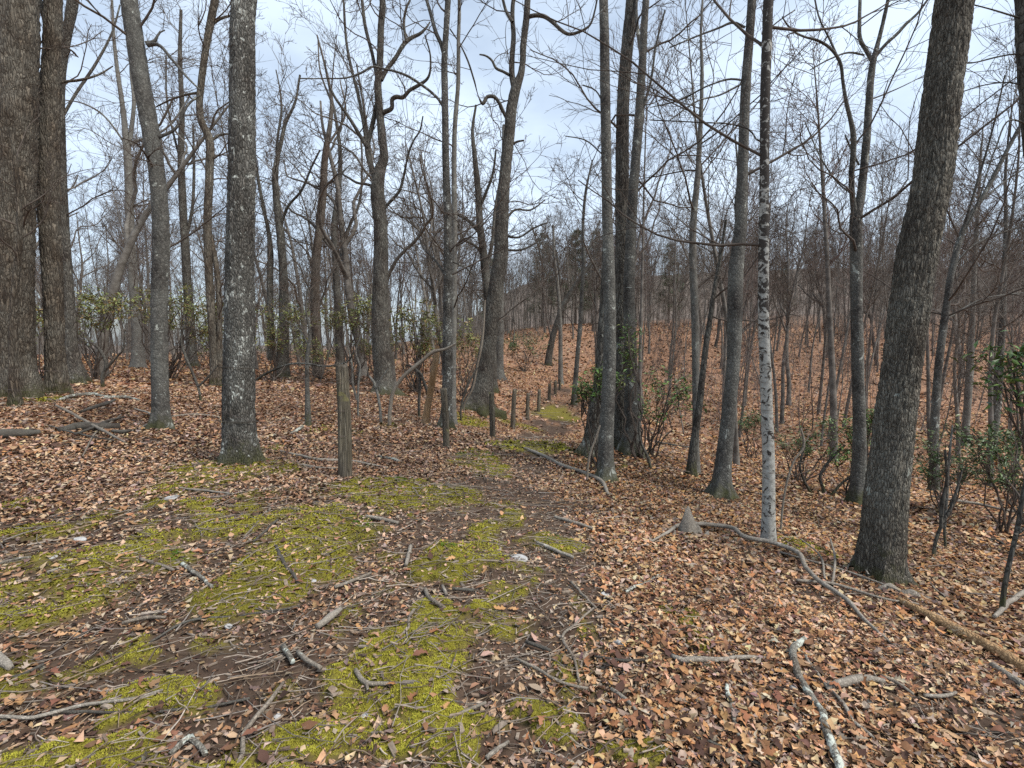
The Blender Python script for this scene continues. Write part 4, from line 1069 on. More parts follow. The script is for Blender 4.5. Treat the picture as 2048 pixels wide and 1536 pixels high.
def label_woods():
    GR = {'left': 'trees of the level woods on the left', 'slope': 'trees on the slope beyond the posts', 'right': 'trees on the hillside across the hollow'}
    bins = {}
    for o, kind, region, px, y in placed:
        far = 0 if y < 26 else 1 if y < 50 else 2
        k = int(np.searchsorted([m[0] for m in MARKS], px))
        if px < 0 or px > 2048: k = 99 if px > 2048 else -1
        bins.setdefault((kind, far, k), []).append((px, o)); o['group'] = GR[region] if kind != 'sap' else GR[region].replace('trees', 'saplings')
    for (kind, far, k), lst in bins.items():
        lst.sort(key=lambda t: t[0])
        noun = 'sapling' if kind == 'sap' else 'tree'
        dist = ('near', 'farther', 'distant')[far]
        where = ('left of the massive left oak' if k == 0 else 'beyond the left edge of view' if k == -1 else 'beyond the right edge of view' if k >= len(MARKS)
                 else 'between ' + MARKS[k-1][1] + ' and ' + MARKS[k][1])
        for i, (px, o) in enumerate(lst):
            o['label'] = (f'{ORD[min(i, 19)]} {dist} {KINDS[kind][1]} bare {noun} from left ' if len(lst) > 1 else f'{dist} {KINDS[kind][1]} bare {noun} ') + where

_taken = [np.array(unproj(r[3][0][0], r[3][0][1], r[2]))[:2] for r in HERO]
def fill(region, n, px0, px1, D0, D1, kinds, wts, smin, smax, clear=1.4, avoid=()):
    done = tries = 0
    while done < n and tries < n * 30:
        tries += 1
        D = (D0 ** 1.6 + RNG.random() * (D1 ** 1.6 - D0 ** 1.6)) ** (1 / 1.6); px = px0 + RNG.random() * (px1 - px0)
        x = (px - W0 / 2) / FPX * D; y = D
        if any(a <= px <= b and D < dm for a, b, dm in avoid): continue
        if any((t[0] - x) ** 2 + (t[1] - y) ** 2 < clear ** 2 for t in _taken): continue
        _taken.append(np.array([x, y])); done += 1
        k = kinds[int(RNG.choice(len(kinds), p=wts))]
        place(k, region, x, y, smin + RNG.random() * (smax - smin), 0.10 if k == 'sap' else 0.05, 0.75 + 0.6 * RNG.random())

fill('left', 40, -100, 940, 24, 60, ('pole',), (1.,), .85, 1.2, 1.5)
fill('left', 54, -160, 930, 17, 46, ('oak','pole','sap'), (.42,.28,.30), .75, 1.15, 1.8)
fill('left', 74, -120, 980, 46, 85, ('oak','pole'), (.6,.4), .8, 1.2, 2.0)
fill('slope', 44, 940, 1300, 27, 80, ('oak','pole','sap'), (.35,.40,.25), .65, 1.0, 2.0, ((1030,1190,46),))
fill('slope', 40, 900, 1300, 55, 92, ('oak','pole'), (.5,.5), .75, 1.1, 1.6)
fill('right', 36, 1280, 2200, 10.5, 22, ('pole','sap'), (.45,.55), .55, .95, 1.1, ((1280,1420,13),))
fill('right', 96, 1230, 2200, 22, 52, ('oak','pole','sap'), (.18,.56,.26), .65, 1.05, 1.2)
fill('right', 70, 1200, 2180, 52, 90, ('oak','pole'), (.35,.65), .75, 1.15, 1.6)
label_woods()

# ------------------------------------------------------------------ far woodland and understory: masses nobody could count
def stems_mass(name, label, cat, rng, x, y, H, r, mat, nb, nt_, rtw, multi=1, start=0.3, ang=0.55, bl=0.32, wig=0.06):
    m0 = len(x); x = np.repeat(x, multi); y = np.repeat(y, multi); H = np.repeat(H, multi) * (0.6 + 0.6 * rng.random(m0 * multi)); r = np.repeat(r, multi)
    z = terrain(x, y); m = len(x); G = Geo()
    sp = 0.35 if multi > 1 else 0.05
    d = norm(np.stack([rng.normal(size=m) * sp, rng.normal(size=m) * sp, np.ones(m)], -1))
    S = np.stack([x, y, z - 0.15], -1)
    P, R = grow(rng, S, d, H, r, 4, wig, 0.03, 0.25); V, Q = tubes(P, R, 3); G.add(V, Q)
    P1, R1 = grow(rng, *sprout(rng, P, R, nb, start, ang, bl, 0.5, rtw), 2, wig * 2.2, 0.10, 0.5); V, Q = tubes(P1, R1, 3); G.add(V, Q)
    P2, R2 = grow(rng, *sprout(rng, P1, R1, nt_, 0.15, 0.6, 0.6, 0.8, rtw * .8), 1, wig, 0.05, 0.5); V, Q = tubes(P2, R2, 3); G.add(V, Q)
    o = link(name, G.mesh(name, M[mat], shade=True), kind='stuff', label=label, category=cat)
    print(name, sum(len(q) for q in G.Q) * 2)
    return o

def fan(rng, n, px0, px1, D0, D1, pw=1.5):
    D = (D0 ** pw + rng.random(n) * (D1 ** pw - D0 ** pw)) ** (1 / pw); px = px0 + rng.random(n) * (px1 - px0)
    return (px - W0 / 2) / FPX * D, D
_r = np.random.default_rng(21)
x, y = fan(_r, 420, -300, 1000, 78, 130); stems_mass('far_woodland', 'distant bare woodland that closes the view between the trunks', 'woodland', _r, x, y, 12 + 4 * _r.random(420), 0.06 + 0.08 * _r.random(420), 'twig_grey', 7, 4, 0.022)
x, y = fan(_r, 620, 860, 2300, 92, 190); stems_mass('far_woodland', 'distant grey woodland on the mountain behind the hill', 'woodland', _r, x, y, 11 + 6 * _r.random(620), 0.06 + 0.09 * _r.random(620), 'twig_grey', 7, 3, 0.036)
x, y = fan(_r, 430, 1180, 2300, 17, 58); stems_mass('brush', 'leafless brown brush across the right hillside', 'brush', _r, x, y, 2.2 + 2.2 * _r.random(430), 0.010 + 0.010 * _r.random(430), 'twig_mauve', 5, 2, 0.0055, multi=2, start=.15)
x, y = fan(_r, 460, 880, 2250, 44, 86); stems_mass('brush', 'grey brush along the crest of the hillside', 'brush', _r, x, y, 3.5 + 2.5 * _r.random(460), 0.018 + 0.014 * _r.random(460), 'twig_grey', 6, 3, 0.010, start=.15)
x, y = fan(_r, 620, -200, 1120, 18, 78); k = ~((x / y * FPX + 1024 > 1010) & (y < 34)); x, y = x[k], y[k]
stems_mass('brush', 'leafless grey brush in the level woods on the left', 'brush', _r, x, y, 1.8 + 2.4 * _r.random(len(x)), 0.008 + 0.008 * _r.random(len(x)), 'twig_grey', 5, 2, 0.0056, multi=2, start=.12, ang=.7)

x, y = fan(_r, 460, 840, 2300, 58, 92); stems_mass('far_woodland', 'close set grey poles veiling the crest of the hill', 'woodland', _r, x, y, 7 + 5 * _r.random(460), 0.03 + 0.04 * _r.random(460), 'far_grey', 7, 3, 0.013, start=.22)

# ------------------------------------------------------------------ evergreen shrubs
def leaf_cloud(G, rng, C, n, spread, size, col, droop=0.2, wr=0.17):
    """n leaves in rosettes about the points C"""
    m = len(C); j = np.repeat(np.arange(m), n); c = len(j)
    t = rng.random(c) * 6.283; el = rng.normal(size=c) * 0.45 + 0.25
    d = np.stack([np.cos(t) * np.cos(el), np.sin(t) * np.cos(el), np.sin(el) - droop], -1); d = norm(d)
    S = C[j] + rng.normal(size=(c, 3)) * spread
    sd = norm(np.cross(d, np.array([0, 0, 1.0]) + 0.5 * rng.normal(size=(c, 3)))); up = np.cross(sd, d)
    L = size * (0.6 + 0.7 * rng.random(c)); Wd = L * wr
    V = np.stack([S, S + d * (L * .45)[:, None] + sd * Wd[:, None] + up * (L * .06)[:, None], S + d * L[:, None] - up * (L * .10)[:, None],
                  S + d * (L * .45)[:, None] - sd * Wd[:, None] + up * (L * .06)[:, None], S + d * (L * .5)[:, None]], 1)
    i = np.arange(c)[:, None, None] * 5
    T = (np.array([(0, 1, 4), (1, 2, 4), (2, 3, 4), (3, 0, 4)])[None] + i).reshape(-1, 3)
    cc = col[rng.integers(0, len(col), c)] * (0.65 + 0.7 * rng.random((c, 1)))
    G.add(V.reshape(-1, 3), None, T, np.repeat(cc, 5, 0))

GREEN = np.array([(0.075,0.145,0.028),(0.11,0.20,0.04),(0.055,0.105,0.025),(0.16,0.24,0.06),(0.19,0.21,0.06)])
OLIVE = np.array([(0.19,0.225,0.06),(0.25,0.275,0.085),(0.14,0.165,0.05),(0.29,0.28,0.10),(0.24,0.15,0.06)])
DARKG = np.array([(0.05,0.09,0.027),(0.07,0.12,0.034),(0.095,0.145,0.04),(0.13,0.15,0.05)])
def shrub(name, label, base_px, D, clusters, height_px, col, nl=9, size=0.085, stems=6, seed=1, tips=5, mat='twig', base_xy=None):
    """crooked stems from one foot to leafy tips; clusters: (px, py, rx, ry) where leaves are seen"""
    rng = np.random.default_rng(seed)
    p = unproj(base_px[0], base_px[1], D); b = np.array([p[0], D, float(terrain(p[0], D))])
    root = thing(name, label, 'shrub', b)
    G = Geo(); F = Geo(); tipsP = []
    for (cx, cy, rx, ry) in clusters:
        c = unproj(cx, cy, D); sx, sz = rx / FPX * D, ry / FPX * D
        n = stems
        E = c + rng.normal(size=(n, 3)) * np.array([sx * .6, sx * .6, sz * .6])
        S = np.repeat(b[None], n, 0) + rng.normal(size=(n, 3)) * np.array([.06, .06, 0]); S[:, 2] -= 0.08
        t = np.linspace(0, 1, 9)[None, :, None]
        mid = (S + E) / 2 + rng.normal(size=(n, 3)) * 0.12 * np.linalg.norm(E - S, axis=1, keepdims=True) - np.array([0, 0, .08])
        P = S[:, None] * (1 - t) ** 2 + 2 * mid[:, None] * t * (1 - t) + E[:, None] * t ** 2
        P += rng.normal(size=P.shape) * 0.025 * np.linalg.norm(E - S, axis=1)[:, None, None] * (t * (1 - t) * 4) ** .5 
        L = np.linalg.norm(E - S, axis=1); R = (0.007 + 0.006 * L)[:, None] * np.linspace(1.1, .35, 9)[None]
        V, Q = tubes(P, R, 5); G.add(V, Q)
        nr = 11 if size > .11 and D < 10 else 20
        C = c + np.clip(rng.normal(size=(nr, 3)), -1.7, 1.7) * np.array([sx, sx, sz]) * .72
        j = np.array([np.argmin(np.linalg.norm(E - q, axis=1)) for q in C])
        A0 = P[j, 6]; u = np.linspace(0, 1, 5)[None, :, None]
        P1 = A0[:, None] * (1 - u) + C[:, None] * u + rng.normal(size=(nr, 5, 3)) * .02 * u
        V, Q = tubes(P1, np.full((nr, 5), .0035), 3); G.add(V, Q)
        leaf_cloud(F, rng, np.concatenate([C, P1[::2, 3]]), nl, size * .45, size, col)
    link('stem', G.mesh('stem', M[mat], b), root)
    link('foliage', F.mesh('foliage', M['green'], b, color=True, shade=False), root)
    return root

SHRUBS = [
 ('laurel_shrub', 'bright green laurel just right of the trunk trio', (1300,890), 9.6, [(1300,775,40,28),(1345,790,38,34),(1290,812,40,26),(1330,760,36,18),(1368,770,20,18)], 0, GREEN, 5, .115, 2, 41),
 ('laurel_shrub', 'laurel sprays left of the slim mottled maple', (1196,870), 7.9, [(1180,770,24,16),(1165,780,14,12),(1225,755,26,12),(1200,748,20,12)], 0, GREEN, 6, .085, 3, 42),
 ('laurel_shrub', 'sparse laurel leaves high beside the trunk trio', (1275,895), 9.1, [(1262,672,16,28),(1255,712,14,16)], 0, GREEN, 5, .085, 3, 43),
 ('laurel_shrub', 'glossy green laurel at the right edge at eye level', (2150,1040), 5.6, [(1990,712,28,9),(2030,742,30,13),(2046,702,22,12),(2012,768,26,8)], 0, GREEN, 4, .12, 1, 44),
 ('laurel_shrub', 'dark laurel thicket right of the big right trunk', (1890,1020), 7.8, [(1860,900,26,26),(1900,915,36,30),(1880,945,34,20),(1930,940,30,22)], 0, DARKG, 7, .075, 2, 45),
 ('laurel_shrub', 'laurel thicket in the right corner of the hollow', (2000,1040), 6.8, [(1985,935,36,28),(2030,920,26,34),(2020,965,30,18),(1960,900,20,18)], 0, DARKG, 7, .075, 2, 46),
 ('laurel_shrub', 'low laurel between the birch and the forked grey oak', (1600,950), 9.5, [(1585,880,28,16),(1610,893,26,14),(1640,860,22,26)], 0, DARKG, 7, .08, 4, 47),
 ('laurel_shrub', 'laurel clump around the forked grey oak foot', (1705,960), 8.6, [(1705,855,20,18),(1730,865,22,20),(1690,905,26,14),(1735,925,24,20),(1745,832,10,8)], 0, GREEN, 7, .08, 3, 48),
 ('holly_shrub', 'yellow green shrub behind the thick left trunks', (190,735), 16.5, [(165,605,28,22),(200,630,30,22),(130,640,16,24),(225,608,22,16)], 0, OLIVE, 14, .135, 4, 49),
 ('holly_shrub', 'yellow green shrub around the left leaning trunk', (330,725), 18.0, [(275,610,26,24),(350,600,40,18),(405,608,34,16),(430,640,18,30),(340,640,26,16)], 0, OLIVE, 14, .135, 4, 50),
 ('laurel_shrub', 'olive shrub left of the forked oak', (705,745), 19.0, [(690,622,30,20),(720,640,26,22),(735,605,22,18),(665,640,16,14)], 0, OLIVE, 13, .135, 4, 51),
 ('laurel_shrub', 'green brown shrub between the forked oak and the second post', (830,745), 18.5, [(800,630,26,22),(835,625,26,20),(862,650,22,30),(815,665,26,18),(850,690,22,18)], 0, OLIVE, 13, .135, 4, 52),
 ('laurel_shrub', 'low dark evergreen patch on the slope beyond the leaning oak', (1050,718), 33.0, [(1040,680,26,12),(1068,690,26,14),(1020,690,16,10)], 0, DARKG, 10, .16, 5, 53),
 ('laurel_shrub', 'faint green shrub behind the tall post', (640,745), 21.0, [(600,690,24,16),(640,700,26,18),(575,650,26,22)], 0, OLIVE, 12, .135, 4, 54),
 ('holly_shrub', 'dull green shrub between the bent tree and the lichened trunk', (440,740), 20.0, [(430,680,22,22),(455,650,20,24),(400,660,22,18)], 0, OLIVE, 12, .135, 4, 55),
 ('holly_shrub', 'olive brown shrub right of the lichened trunk', (545,742), 19.0, [(530,640,24,22),(555,680,28,22),(590,625,22,18)], 0, OLIVE, 12, .135, 4, 56),
 ('laurel_shrub', 'green shrub at the foot of the forked oak', (760,740), 20.5, [(745,640,30,26),(775,690,26,20),(720,690,22,18)], 0, OLIVE, 13, .135, 4, 57),
 ('laurel_shrub', 'greenish shrub left of the leaning oak', (925,740), 20.0, [(925,660,22,24),(905,700,18,18),(945,690,20,20)], 0, OLIVE, 11, .135, 4, 58),
 ('holly_shrub', 'small green shrub between the two thick left trunks and the frame edge', (75,750), 17.0, [(75,640,16,26),(140,680,20,20)], 0, OLIVE, 11, .135, 3, 59),
 ('laurel_shrub', 'laurel in the hollow behind the flared grey maple', (1500,900), 13.0, [(1490,850,26,16),(1515,835,22,14)], 0, DARKG, 7, .09, 3, 60),
 ('laurel_shrub', 'green laurel spray below the glossy one at the right edge', (2065,1030), 7.4, [(1935,870,30,22),(1990,880,28,20),(2040,868,24,22)], 0, DARKG, 8, .085, 2, 61),
]
for nm, lb, bp, D, cl, hp, col, nl, sz, st, sd in SHRUBS: shrub(nm, lb, bp, D, cl, hp, col, nl, sz, st, sd)

def bare_stem(name, label, pts, D, mat, cat='shrub', twigs=6, slope=0.05, tl=.5, extra=()):
    """a bare crooked stem traced in the photo, rooted in the ground"""
    rng = np.random.default_rng(int(pts[0][0]) + 5)
    p = px_path(pts, D, slope); g0 = terrain(p[0, 0], p[0, 1]); b = np.array([p[0, 0], p[0, 1], float(g0)])
    root = thing(name, label, cat, b)
    f = p[0].copy(); f[2] = min(f[2], float(g0)) - .12
    p = np.concatenate([f[None], p])
    V, Q, _ = trunk_geo(p, 8, .05, int(pts[0][0]) % 90, 0, lump=.12); G = Geo(); G.add(V, Q)
    link('stem', G.mesh('stem', M[mat], b), root)
    paths = [resample(p, 24)]
    for e in extra:
        q = px_path(e, D, -slope); V, Q, _ = trunk_geo(q, 7, .05, 3, 0, lump=.12); G = Geo(); G.add(V, Q)
        link('branch', G.mesh('branch', M[mat], b), root); paths.append(resample(q, 24))
    if twigs:
        PP = np.stack(paths); G = Geo()
        P1, R1 = grow(rng, *sprout(rng, PP[..., :3], np.maximum(PP[..., 3], .003), twigs, .35, .8, .35, .5, .0025, .006), 6, .2, .03, .4); V, Q = tubes(P1, R1, 4); G.add(V, Q)
        P2, R2 = grow(rng, *sprout(rng, P1, R1, 4, .2, .7, .5, .7, .0022), 3, .2, .03, .5); V, Q = tubes(P2, R2, 3); G.add(V, Q)
        link('twig', G.mesh('twig', M['twig'], b), root, kind='stuff')
    return root

bare_stem('laurel_shrub', 'dark crooked laurel stem rising out of the frame at lower right', [(2002,1246,15),(2008,1180,13),(2020,1120,12),(2036,1050,12),(2046,990,11),(2058,930,9),(2080,860,7)], 3.5, 'dark', extra=([(2030,1070,9),(2052,1055,8),(2080,1010,6)],))
bare_stem('laurel_shrub', 'forked dark laurel stem right of the big right trunk', [(1866,1118,10),(1872,1080,9),(1886,1045,9),(1902,1015,8),(1912,985,7),(1924,940,5)], 5.2, 'dark', extra=([(1882,1055,9),(1884,1010,10),(1894,960,8),(1890,900,6)],))
bare_stem('sapling', 'thin dark sapling right of the forked dark laurel stem', [(1892,1118,6),(1889,1060,7),(1893,1000,7),(1897,930,6),(1905,850,4)], 5.6, 'maple', cat='sapling')
bare_stem('laurel_shrub', 'curving dark laurel stems behind the birch', [(1640,1012,8),(1648,985,8),(1640,955,7),(1660,920,6),(1690,890,5)], 8.6, 'dark', extra=([(1642,1010,7),(1615,975,6),(1600,930,5),(1610,890,4)],[(1645,1018,7),(1680,970,6),(1735,930,4)]))
bare_stem('sapling', 'pale pinkish bent sapling just right of the birch', [(1561,1072,5),(1566,1010,5),(1575,960,5),(1590,918,5),(1607,895,6),(1606,872,6),(1600,855,5)], 5.3, 'stick', cat='sapling', twigs=3)
bare_stem('sapling', 'arching pale dead stem left of the broken tawny stem', [(779,838,8),(781,810,8),(786,785,8),(796,766,8),(812,748,8),(830,733,8),(846,720,7),(866,704,7),(890,698,5),(911,688,4)], 11.0, 'stick', cat='dead stem', twigs=2)
bare_stem('sapling', 'white forked sapling right of the tall post', [(762,850,7),(759,810,6),(753,780,6),(748,765,6),(738,752,5)], 11.3, 'grey', cat='sapling', twigs=2, extra=([(753,775,4),(764,755,3),(778,735,2)],))
bare_stem('sapling', 'pair of pale thin stems close right of the tall post', [(716,808,5),(717,770,5),(720,735,5),(712,705,4),(722,670,3)], 12.0, 'grey', cat='sapling', twigs=3, extra=([(714,800,5),(706,770,5),(704,730,4),(695,690,3)],))
bare_stem('laurel_shrub', 'knobbly dark shrub stem left of the broken tawny stem', [(838,802,6),(840,770,6),(836,745,6),(828,735,5),(812,730,4)], 13.5, 'dark', extra=([(858,792,6),(848,765,6),(842,748,5),(836,742,4)],))
bare_stem('laurel_shrub', 'crooked dark shrub stems behind the left leaning trunk', [(400,790,6),(385,745,6),(370,710,6),(362,680,5),(372,640,4)], 12.0, 'dark', extra=([(395,775,5),(420,750,4),(436,730,3)],))
bare_stem('laurel_shrub', 'tangled dark shrub stems right of the thick left trunks', [(205,755,8),(212,730,7),(200,700,7),(178,680,5),(165,640,4)], 14.0, 'dark', twigs=10, extra=([(207,745,6),(228,720,5),(245,700,4),(250,660,3)],))
bare_stem('sapling', 'thin dark stem leaning by the foot of the slim mottled maple', [(1308,968,6),(1303,945,6),(1296,915,6),(1284,890,5),(1278,860,4),(1286,820,3)], 8.4, 'dark', cat='sapling')
bare_stem('sapling', 'pale curved stick leaning against the slim mottled maple', [(1175,940,5),(1181,905,5),(1192,875,5),(1200,850,4)], 7.2, 'stick', cat='dead stem', twigs=0)
bare_stem('sapling', 'thin pale pole leaning against the leaning oak', [(928,812,3),(944,780,4),(955,730,4),(963,690,5),(968,640,4),(970,600,3)], 15.5, 'stick', cat='dead stem', twigs=1)
bare_stem('sapling', 'thin dark stem left of the leaning oak foot', [(922,815,4),(932,780,4),(946,750,4),(955,735,3)], 14.6, 'dark', cat='sapling', twigs=2)

# ------------------------------------------------------------------ pines far behind
def pine_parts(seed, H=12.0):
    rng = np.random.default_rng(seed)
    tr = np.array([[0, 0, -.3, H * .016], [0, 0, H * .4, H * .012], [rng.normal() * .2, 0, H, .02]])
    V, Q, _ = trunk_geo(tr, 8, .6, seed, 0); T_ = Geo(); T_.add(V, Q)
    n = 80; t = 0.14 + 0.86 * rng.random(n) ** .8; L = H * .22 * (1.06 - t) ** .7 * (0.6 + .6 * rng.random(n)); a = rng.random(n) * 6.28
    S = np.stack([0 * t, 0 * t, t * H], -1); d = np.stack([np.cos(a), np.sin(a), .12 + 0 * a], -1)
    P, R = grow(rng, S, d, L, 0.012 + L * .008, 5, .08, .03, .3); G = Geo(); V, Q = tubes(P, R, 4); G.add(V, Q)
    P1, R1 = grow(rng, *sprout(rng, P, R, 5, .25, .8, .4, .6, .008), 2, .1, .05, .5); V, Q = tubes(P1, R1, 3); G.add(V, Q)
    F = Geo(); leaf_cloud(F, rng, np.concatenate([P1[:, -1], P1[:, -2], P[:, -1]]), 9, .12, .34, np.array([(0.075,0.115,0.05),(0.10,0.145,0.065),(0.055,0.085,0.04)]), 0.0, 0.07)
    return T_.mesh('trunk', M['pine']), G.mesh('branch', M['twig']), F.mesh('crown', M['green'], color=True, shade=False)
PINES = [pine_parts(61), pine_parts(67)]
for i, (lb, px, D, H) in enumerate([('distant green pine right of the leaning dark trunk on the slope', 1150, 66, 12), ('distant green pine left of the leaning dark trunk on the slope', 1085, 72, 13),
        ('distant green pine behind the leaning oak', 985, 70, 10), ('distant green pine between the trunk trio and the slender grey trunk', 1335, 72, 11),
        ('distant green pine behind the birch', 1560, 74, 8), ('far green pine between the small posts and the slim mottled maple', 1190, 78, 14), ('distant small pine beyond the tall post', 600, 80, 8)]):
    x = (px - W0 / 2) / FPX * D
    root = thing('pine_tree', lb, 'tree', (x, D, float(terrain(x, D))), 'pines far behind the bare trees')
    root.scale = (H / 12,) * 3; root.rotation_euler = (0, 0, i * 1.1)
    for nm, me in zip(('trunk', 'branch', 'crown'), PINES[i % 2]): link(nm, me, root)

# ------------------------------------------------------------------ fence
POSTS = [ # px, top, base, width top, width base, label
 (690, 725, 956, 21, 25, 'tall weathered split post nearest the camera'),
 (891, 775, 897, 12, 14, 'second split post standing in front of the slim upright trunk'),
 (984, 784, 876, 12, 13, 'third post of the fence line, short and grey'),
 (1025, 777, 857, 10, 11, 'fourth post of the fence line, leaning slightly right'),
 (1056, 785, 840, 8, 8, 'fifth post of the fence line, thin and dark'),
 (1078, 779, 824, 7, 8, 'sixth post of the fence line'),
 (1098, 767, 802, 6, 7, 'seventh post of the fence line'),
 (1110, 762, 790, 6, 6, 'eighth post of the fence line, very small'),
 (1119, 757, 780, 5, 5, 'farthest post of the fence line')]
post_xyz = []
for i, (px, t, bs, wt, wb, lb) in enumerate(POSTS):
    c = hit(px, bs); D = c[1]
    H = (bs - t) / FPX * D; rt, rb = wt / 2 * D / FPX, wb / 2 * D / FPX
    rng = np.random.default_rng(100 + i)
    root = thing('fence_post', lb, 'post', c, 'wooden posts of the old fence')
    n, k = (90, 28) if i == 0 else (36, 14) if i < 4 else (14, 9)
    a = np.arange(k) / k * 6.2832; s = np.linspace(-.2, H, n)
    A, S = np.meshgrid(a, s)
    prof = 1 + 0.13 * np.cos(2 * A + i) + 0.08 * np.cos(3 * A + 2 * i)           # split section, not round
    crack = fbm(np.stack([np.cos(A) * 4.5, np.sin(A) * 4.5, S * 1.2], -1) + 9 * i, 200 + i, 3)
    R = (rb + (rt - rb) * np.clip(S / H, 0, 1)) * prof * (1 + 0.30 * (crack - .5))
    R = R - (0.10 * rb) * smooth(.60, .70, fbm(np.stack([np.cos(A) * 7, np.sin(A) * 7, S * .7], -1), 230 + i, 2)) 
    lx = rng.normal() * .02 + (.05 if i == 3 else 0); ly = rng.normal() * .02
    top_j = np.where(np.arange(n)[:, None] == n - 1, (fbm(np.stack([np.cos(A), np.sin(A), 0 * A], -1) * 1.6 + i, 5, 2) - .5) * rt * 1.6, 0)
    V = np.stack([R * np.cos(A) + lx * S + .02 * H * np.sin(S * 2.2 / max(H, .3) + i), R * np.sin(A) + ly * S, S + top_j], -1)
    idx = np.arange(n * k).reshape(n, k); a0, a1 = idx[:-1], idx[1:]
    Q = np.stack([a0, np.roll(a0, -1, 1), np.roll(a1, -1, 1), a1], -1).reshape(-1, 4)
    G = Geo(); G.add(V.reshape(-1, 3), Q); tc_ = V[-1].mean(0) - [0, 0, rt * .3]
    G.add([tc_]); G.T.append(np.stack([idx[-1], np.roll(idx[-1], -1), np.full(k, n * k)], -1))
    link('timber', G.mesh('timber', M['post'], shade=True), root)
    if i < 3:
        for h in ((.38, .60, .84) if i == 0 else (.45, .8)):                       # staples where the wire is nailed on
            G = Geo(); w = np.linspace(0, 6.2832, 14); rr = (rb + (rt - rb) * h) * 1.17
            P = np.stack([rr * np.cos(w) + lx * H * h, rr * np.sin(w) + ly * H * h, H * h + .006 * np.sin(w * 3)], -1)[None]
            V, Q = tubes(P, np.full((1, 14), .0022), 4); G.add(V, Q); link('wire_loop', G.mesh('wire_loop', M['wire']), root)
    post_xyz.append((c, H))

_t5 = unproj(480, 925, 6.4)
anchors = [(np.array([-13.0, 9.6, float(terrain(-13.0, 9.6))]), 1.1), (np.array([-6.1, 8.35, float(terrain(-6.1, 8.35))]), 1.15), (np.array([_t5[0], 6.12, float(terrain(_t5[0], 6.12))]), 1.2)] + [(c, H) for c, H in post_xyz]
for si, (hf, lb) in enumerate(((.88, 'top strand of rusty wire along the old fence line'), (.60, 'middle strand of rusty wire along the old fence line'), (.38, 'lowest strand of rusty wire along the old fence line'))):
    pts = []
    for j in range(len(anchors) - 1):
        (c0, h0), (c1, h1) = anchors[j], anchors[j + 1]
        for u in np.linspace(0, 1, 9)[:-1 if j < len(anchors) - 2 else None]:
            p = c0 * (1 - u) + c1 * u; p = p + np.array([0, 0, hf * (h0 * (1 - u) + h1 * u) - .10 * 4 * u * (1 - u) * (1 + .5 * si)]); p[1] -= .07; pts.append(p)
    P = np.array(pts); G = Geo(); V, Q = tubes(P[None], np.full((1, len(P)), .0021), 4); G.add(V, Q)
    link('fence_wire', G.mesh('fence_wire', M['wire'], P[0]), None, tuple(P[0]), label=lb, category='wire', group='strands of the old fence')

# ------------------------------------------------------------------ fallen branches
def fallen(label, pts, mat='stick', name='fallen_branch', lift=0.006, cat='branch', k=9, forks=(), arch=0.0, taper=None, lump=.10, flat=1.0, twigs=0):
    pts = [tuple(p) for p in pts]; rng = np.random.default_rng(int(pts[0][0] * 7 + pts[0][1]))
    def lay(pp, lf):
        C = []
        for q in pp:
            h = hit(q[0], q[1]); r = q[2] / 2 * h[1] / FPX * .78
            C.append([h[0], h[1], h[2] + r * .75 + lf + .012, r])
        return np.array(C)
    C = lay(pts, lift)
    if arch: C[:, 2] += arch * np.sin(np.linspace(0, math.pi, len(C)))
    o0 = C[0, :3].copy()
    nseg = max(int(np.linalg.norm(np.diff(C[:, :3], axis=0), axis=1).sum() / .03), 8)
    p = resample(C, nseg) if len(C) > 2 else np.stack([np.interp(np.linspace(0, 1, nseg), np.linspace(0, 1, len(C)), C[:, i]) for i in range(4)], 1)
    sd = (fbm(np.stack([np.linspace(0, 1, nseg) * 6, np.full(nseg, o0[0] * 3), np.full(nseg, o0[1])], -1), 3, 3) - .5)
    per = np.array([-(p[-1] - p[0])[1], (p[-1] - p[0])[0], 0]); ln = np.linalg.norm(per) + 1e-6; p[:, :3] += per / ln * (sd * min(ln * .06, .035))[:, None]
    z = terrain(p[:, 0], p[:, 1]); p[:, 2] = np.maximum(p[:, 2], z + p[:, 3] * .45)
    V, Q, cl = trunk_geo(p, k, .02 if len(p) < 200 else .04, int(o0[0] * 31) % 83, 0.10 * p[:, 3].mean(), (.012, .05), lump=lump)
    G = Geo(); G.add(V, Q); n = len(V) // k
    idx = np.arange(n * k).reshape(n, k)
    for e, rev in ((0, True), (n - 1, False)):
        G.add([V.reshape(n, k, 3)[e].mean(0)]); r_ = idx[e]
        G.T.append(np.stack([np.roll(r_, -1) if rev else r_, r_ if rev else np.roll(r_, -1), np.full(k, G.n - 1)], -1))
    if not forks and not twigs:
        return link(name, G.mesh(name, M[mat], o0), None, tuple(o0), label=label, category=cat)
    root = thing(name, label, cat, o0); link('stem', G.mesh('stem', M[mat], o0), root)
    for f in forks:
        fp, fl = f; F = lay(fp, 0.0); F[:, 2] += np.linspace(.0, fl, len(F)) + .01
        V, Q, _ = trunk_geo(F if len(F) > 2 else resample(np.concatenate([F[:1], F.mean(0, keepdims=True), F[1:]]), 6), 6, .02, 5, 0, lump=.1); G = Geo(); G.add(V, Q)
        link('side_branch', G.mesh('side_branch', M[mat], o0), root)
    return root

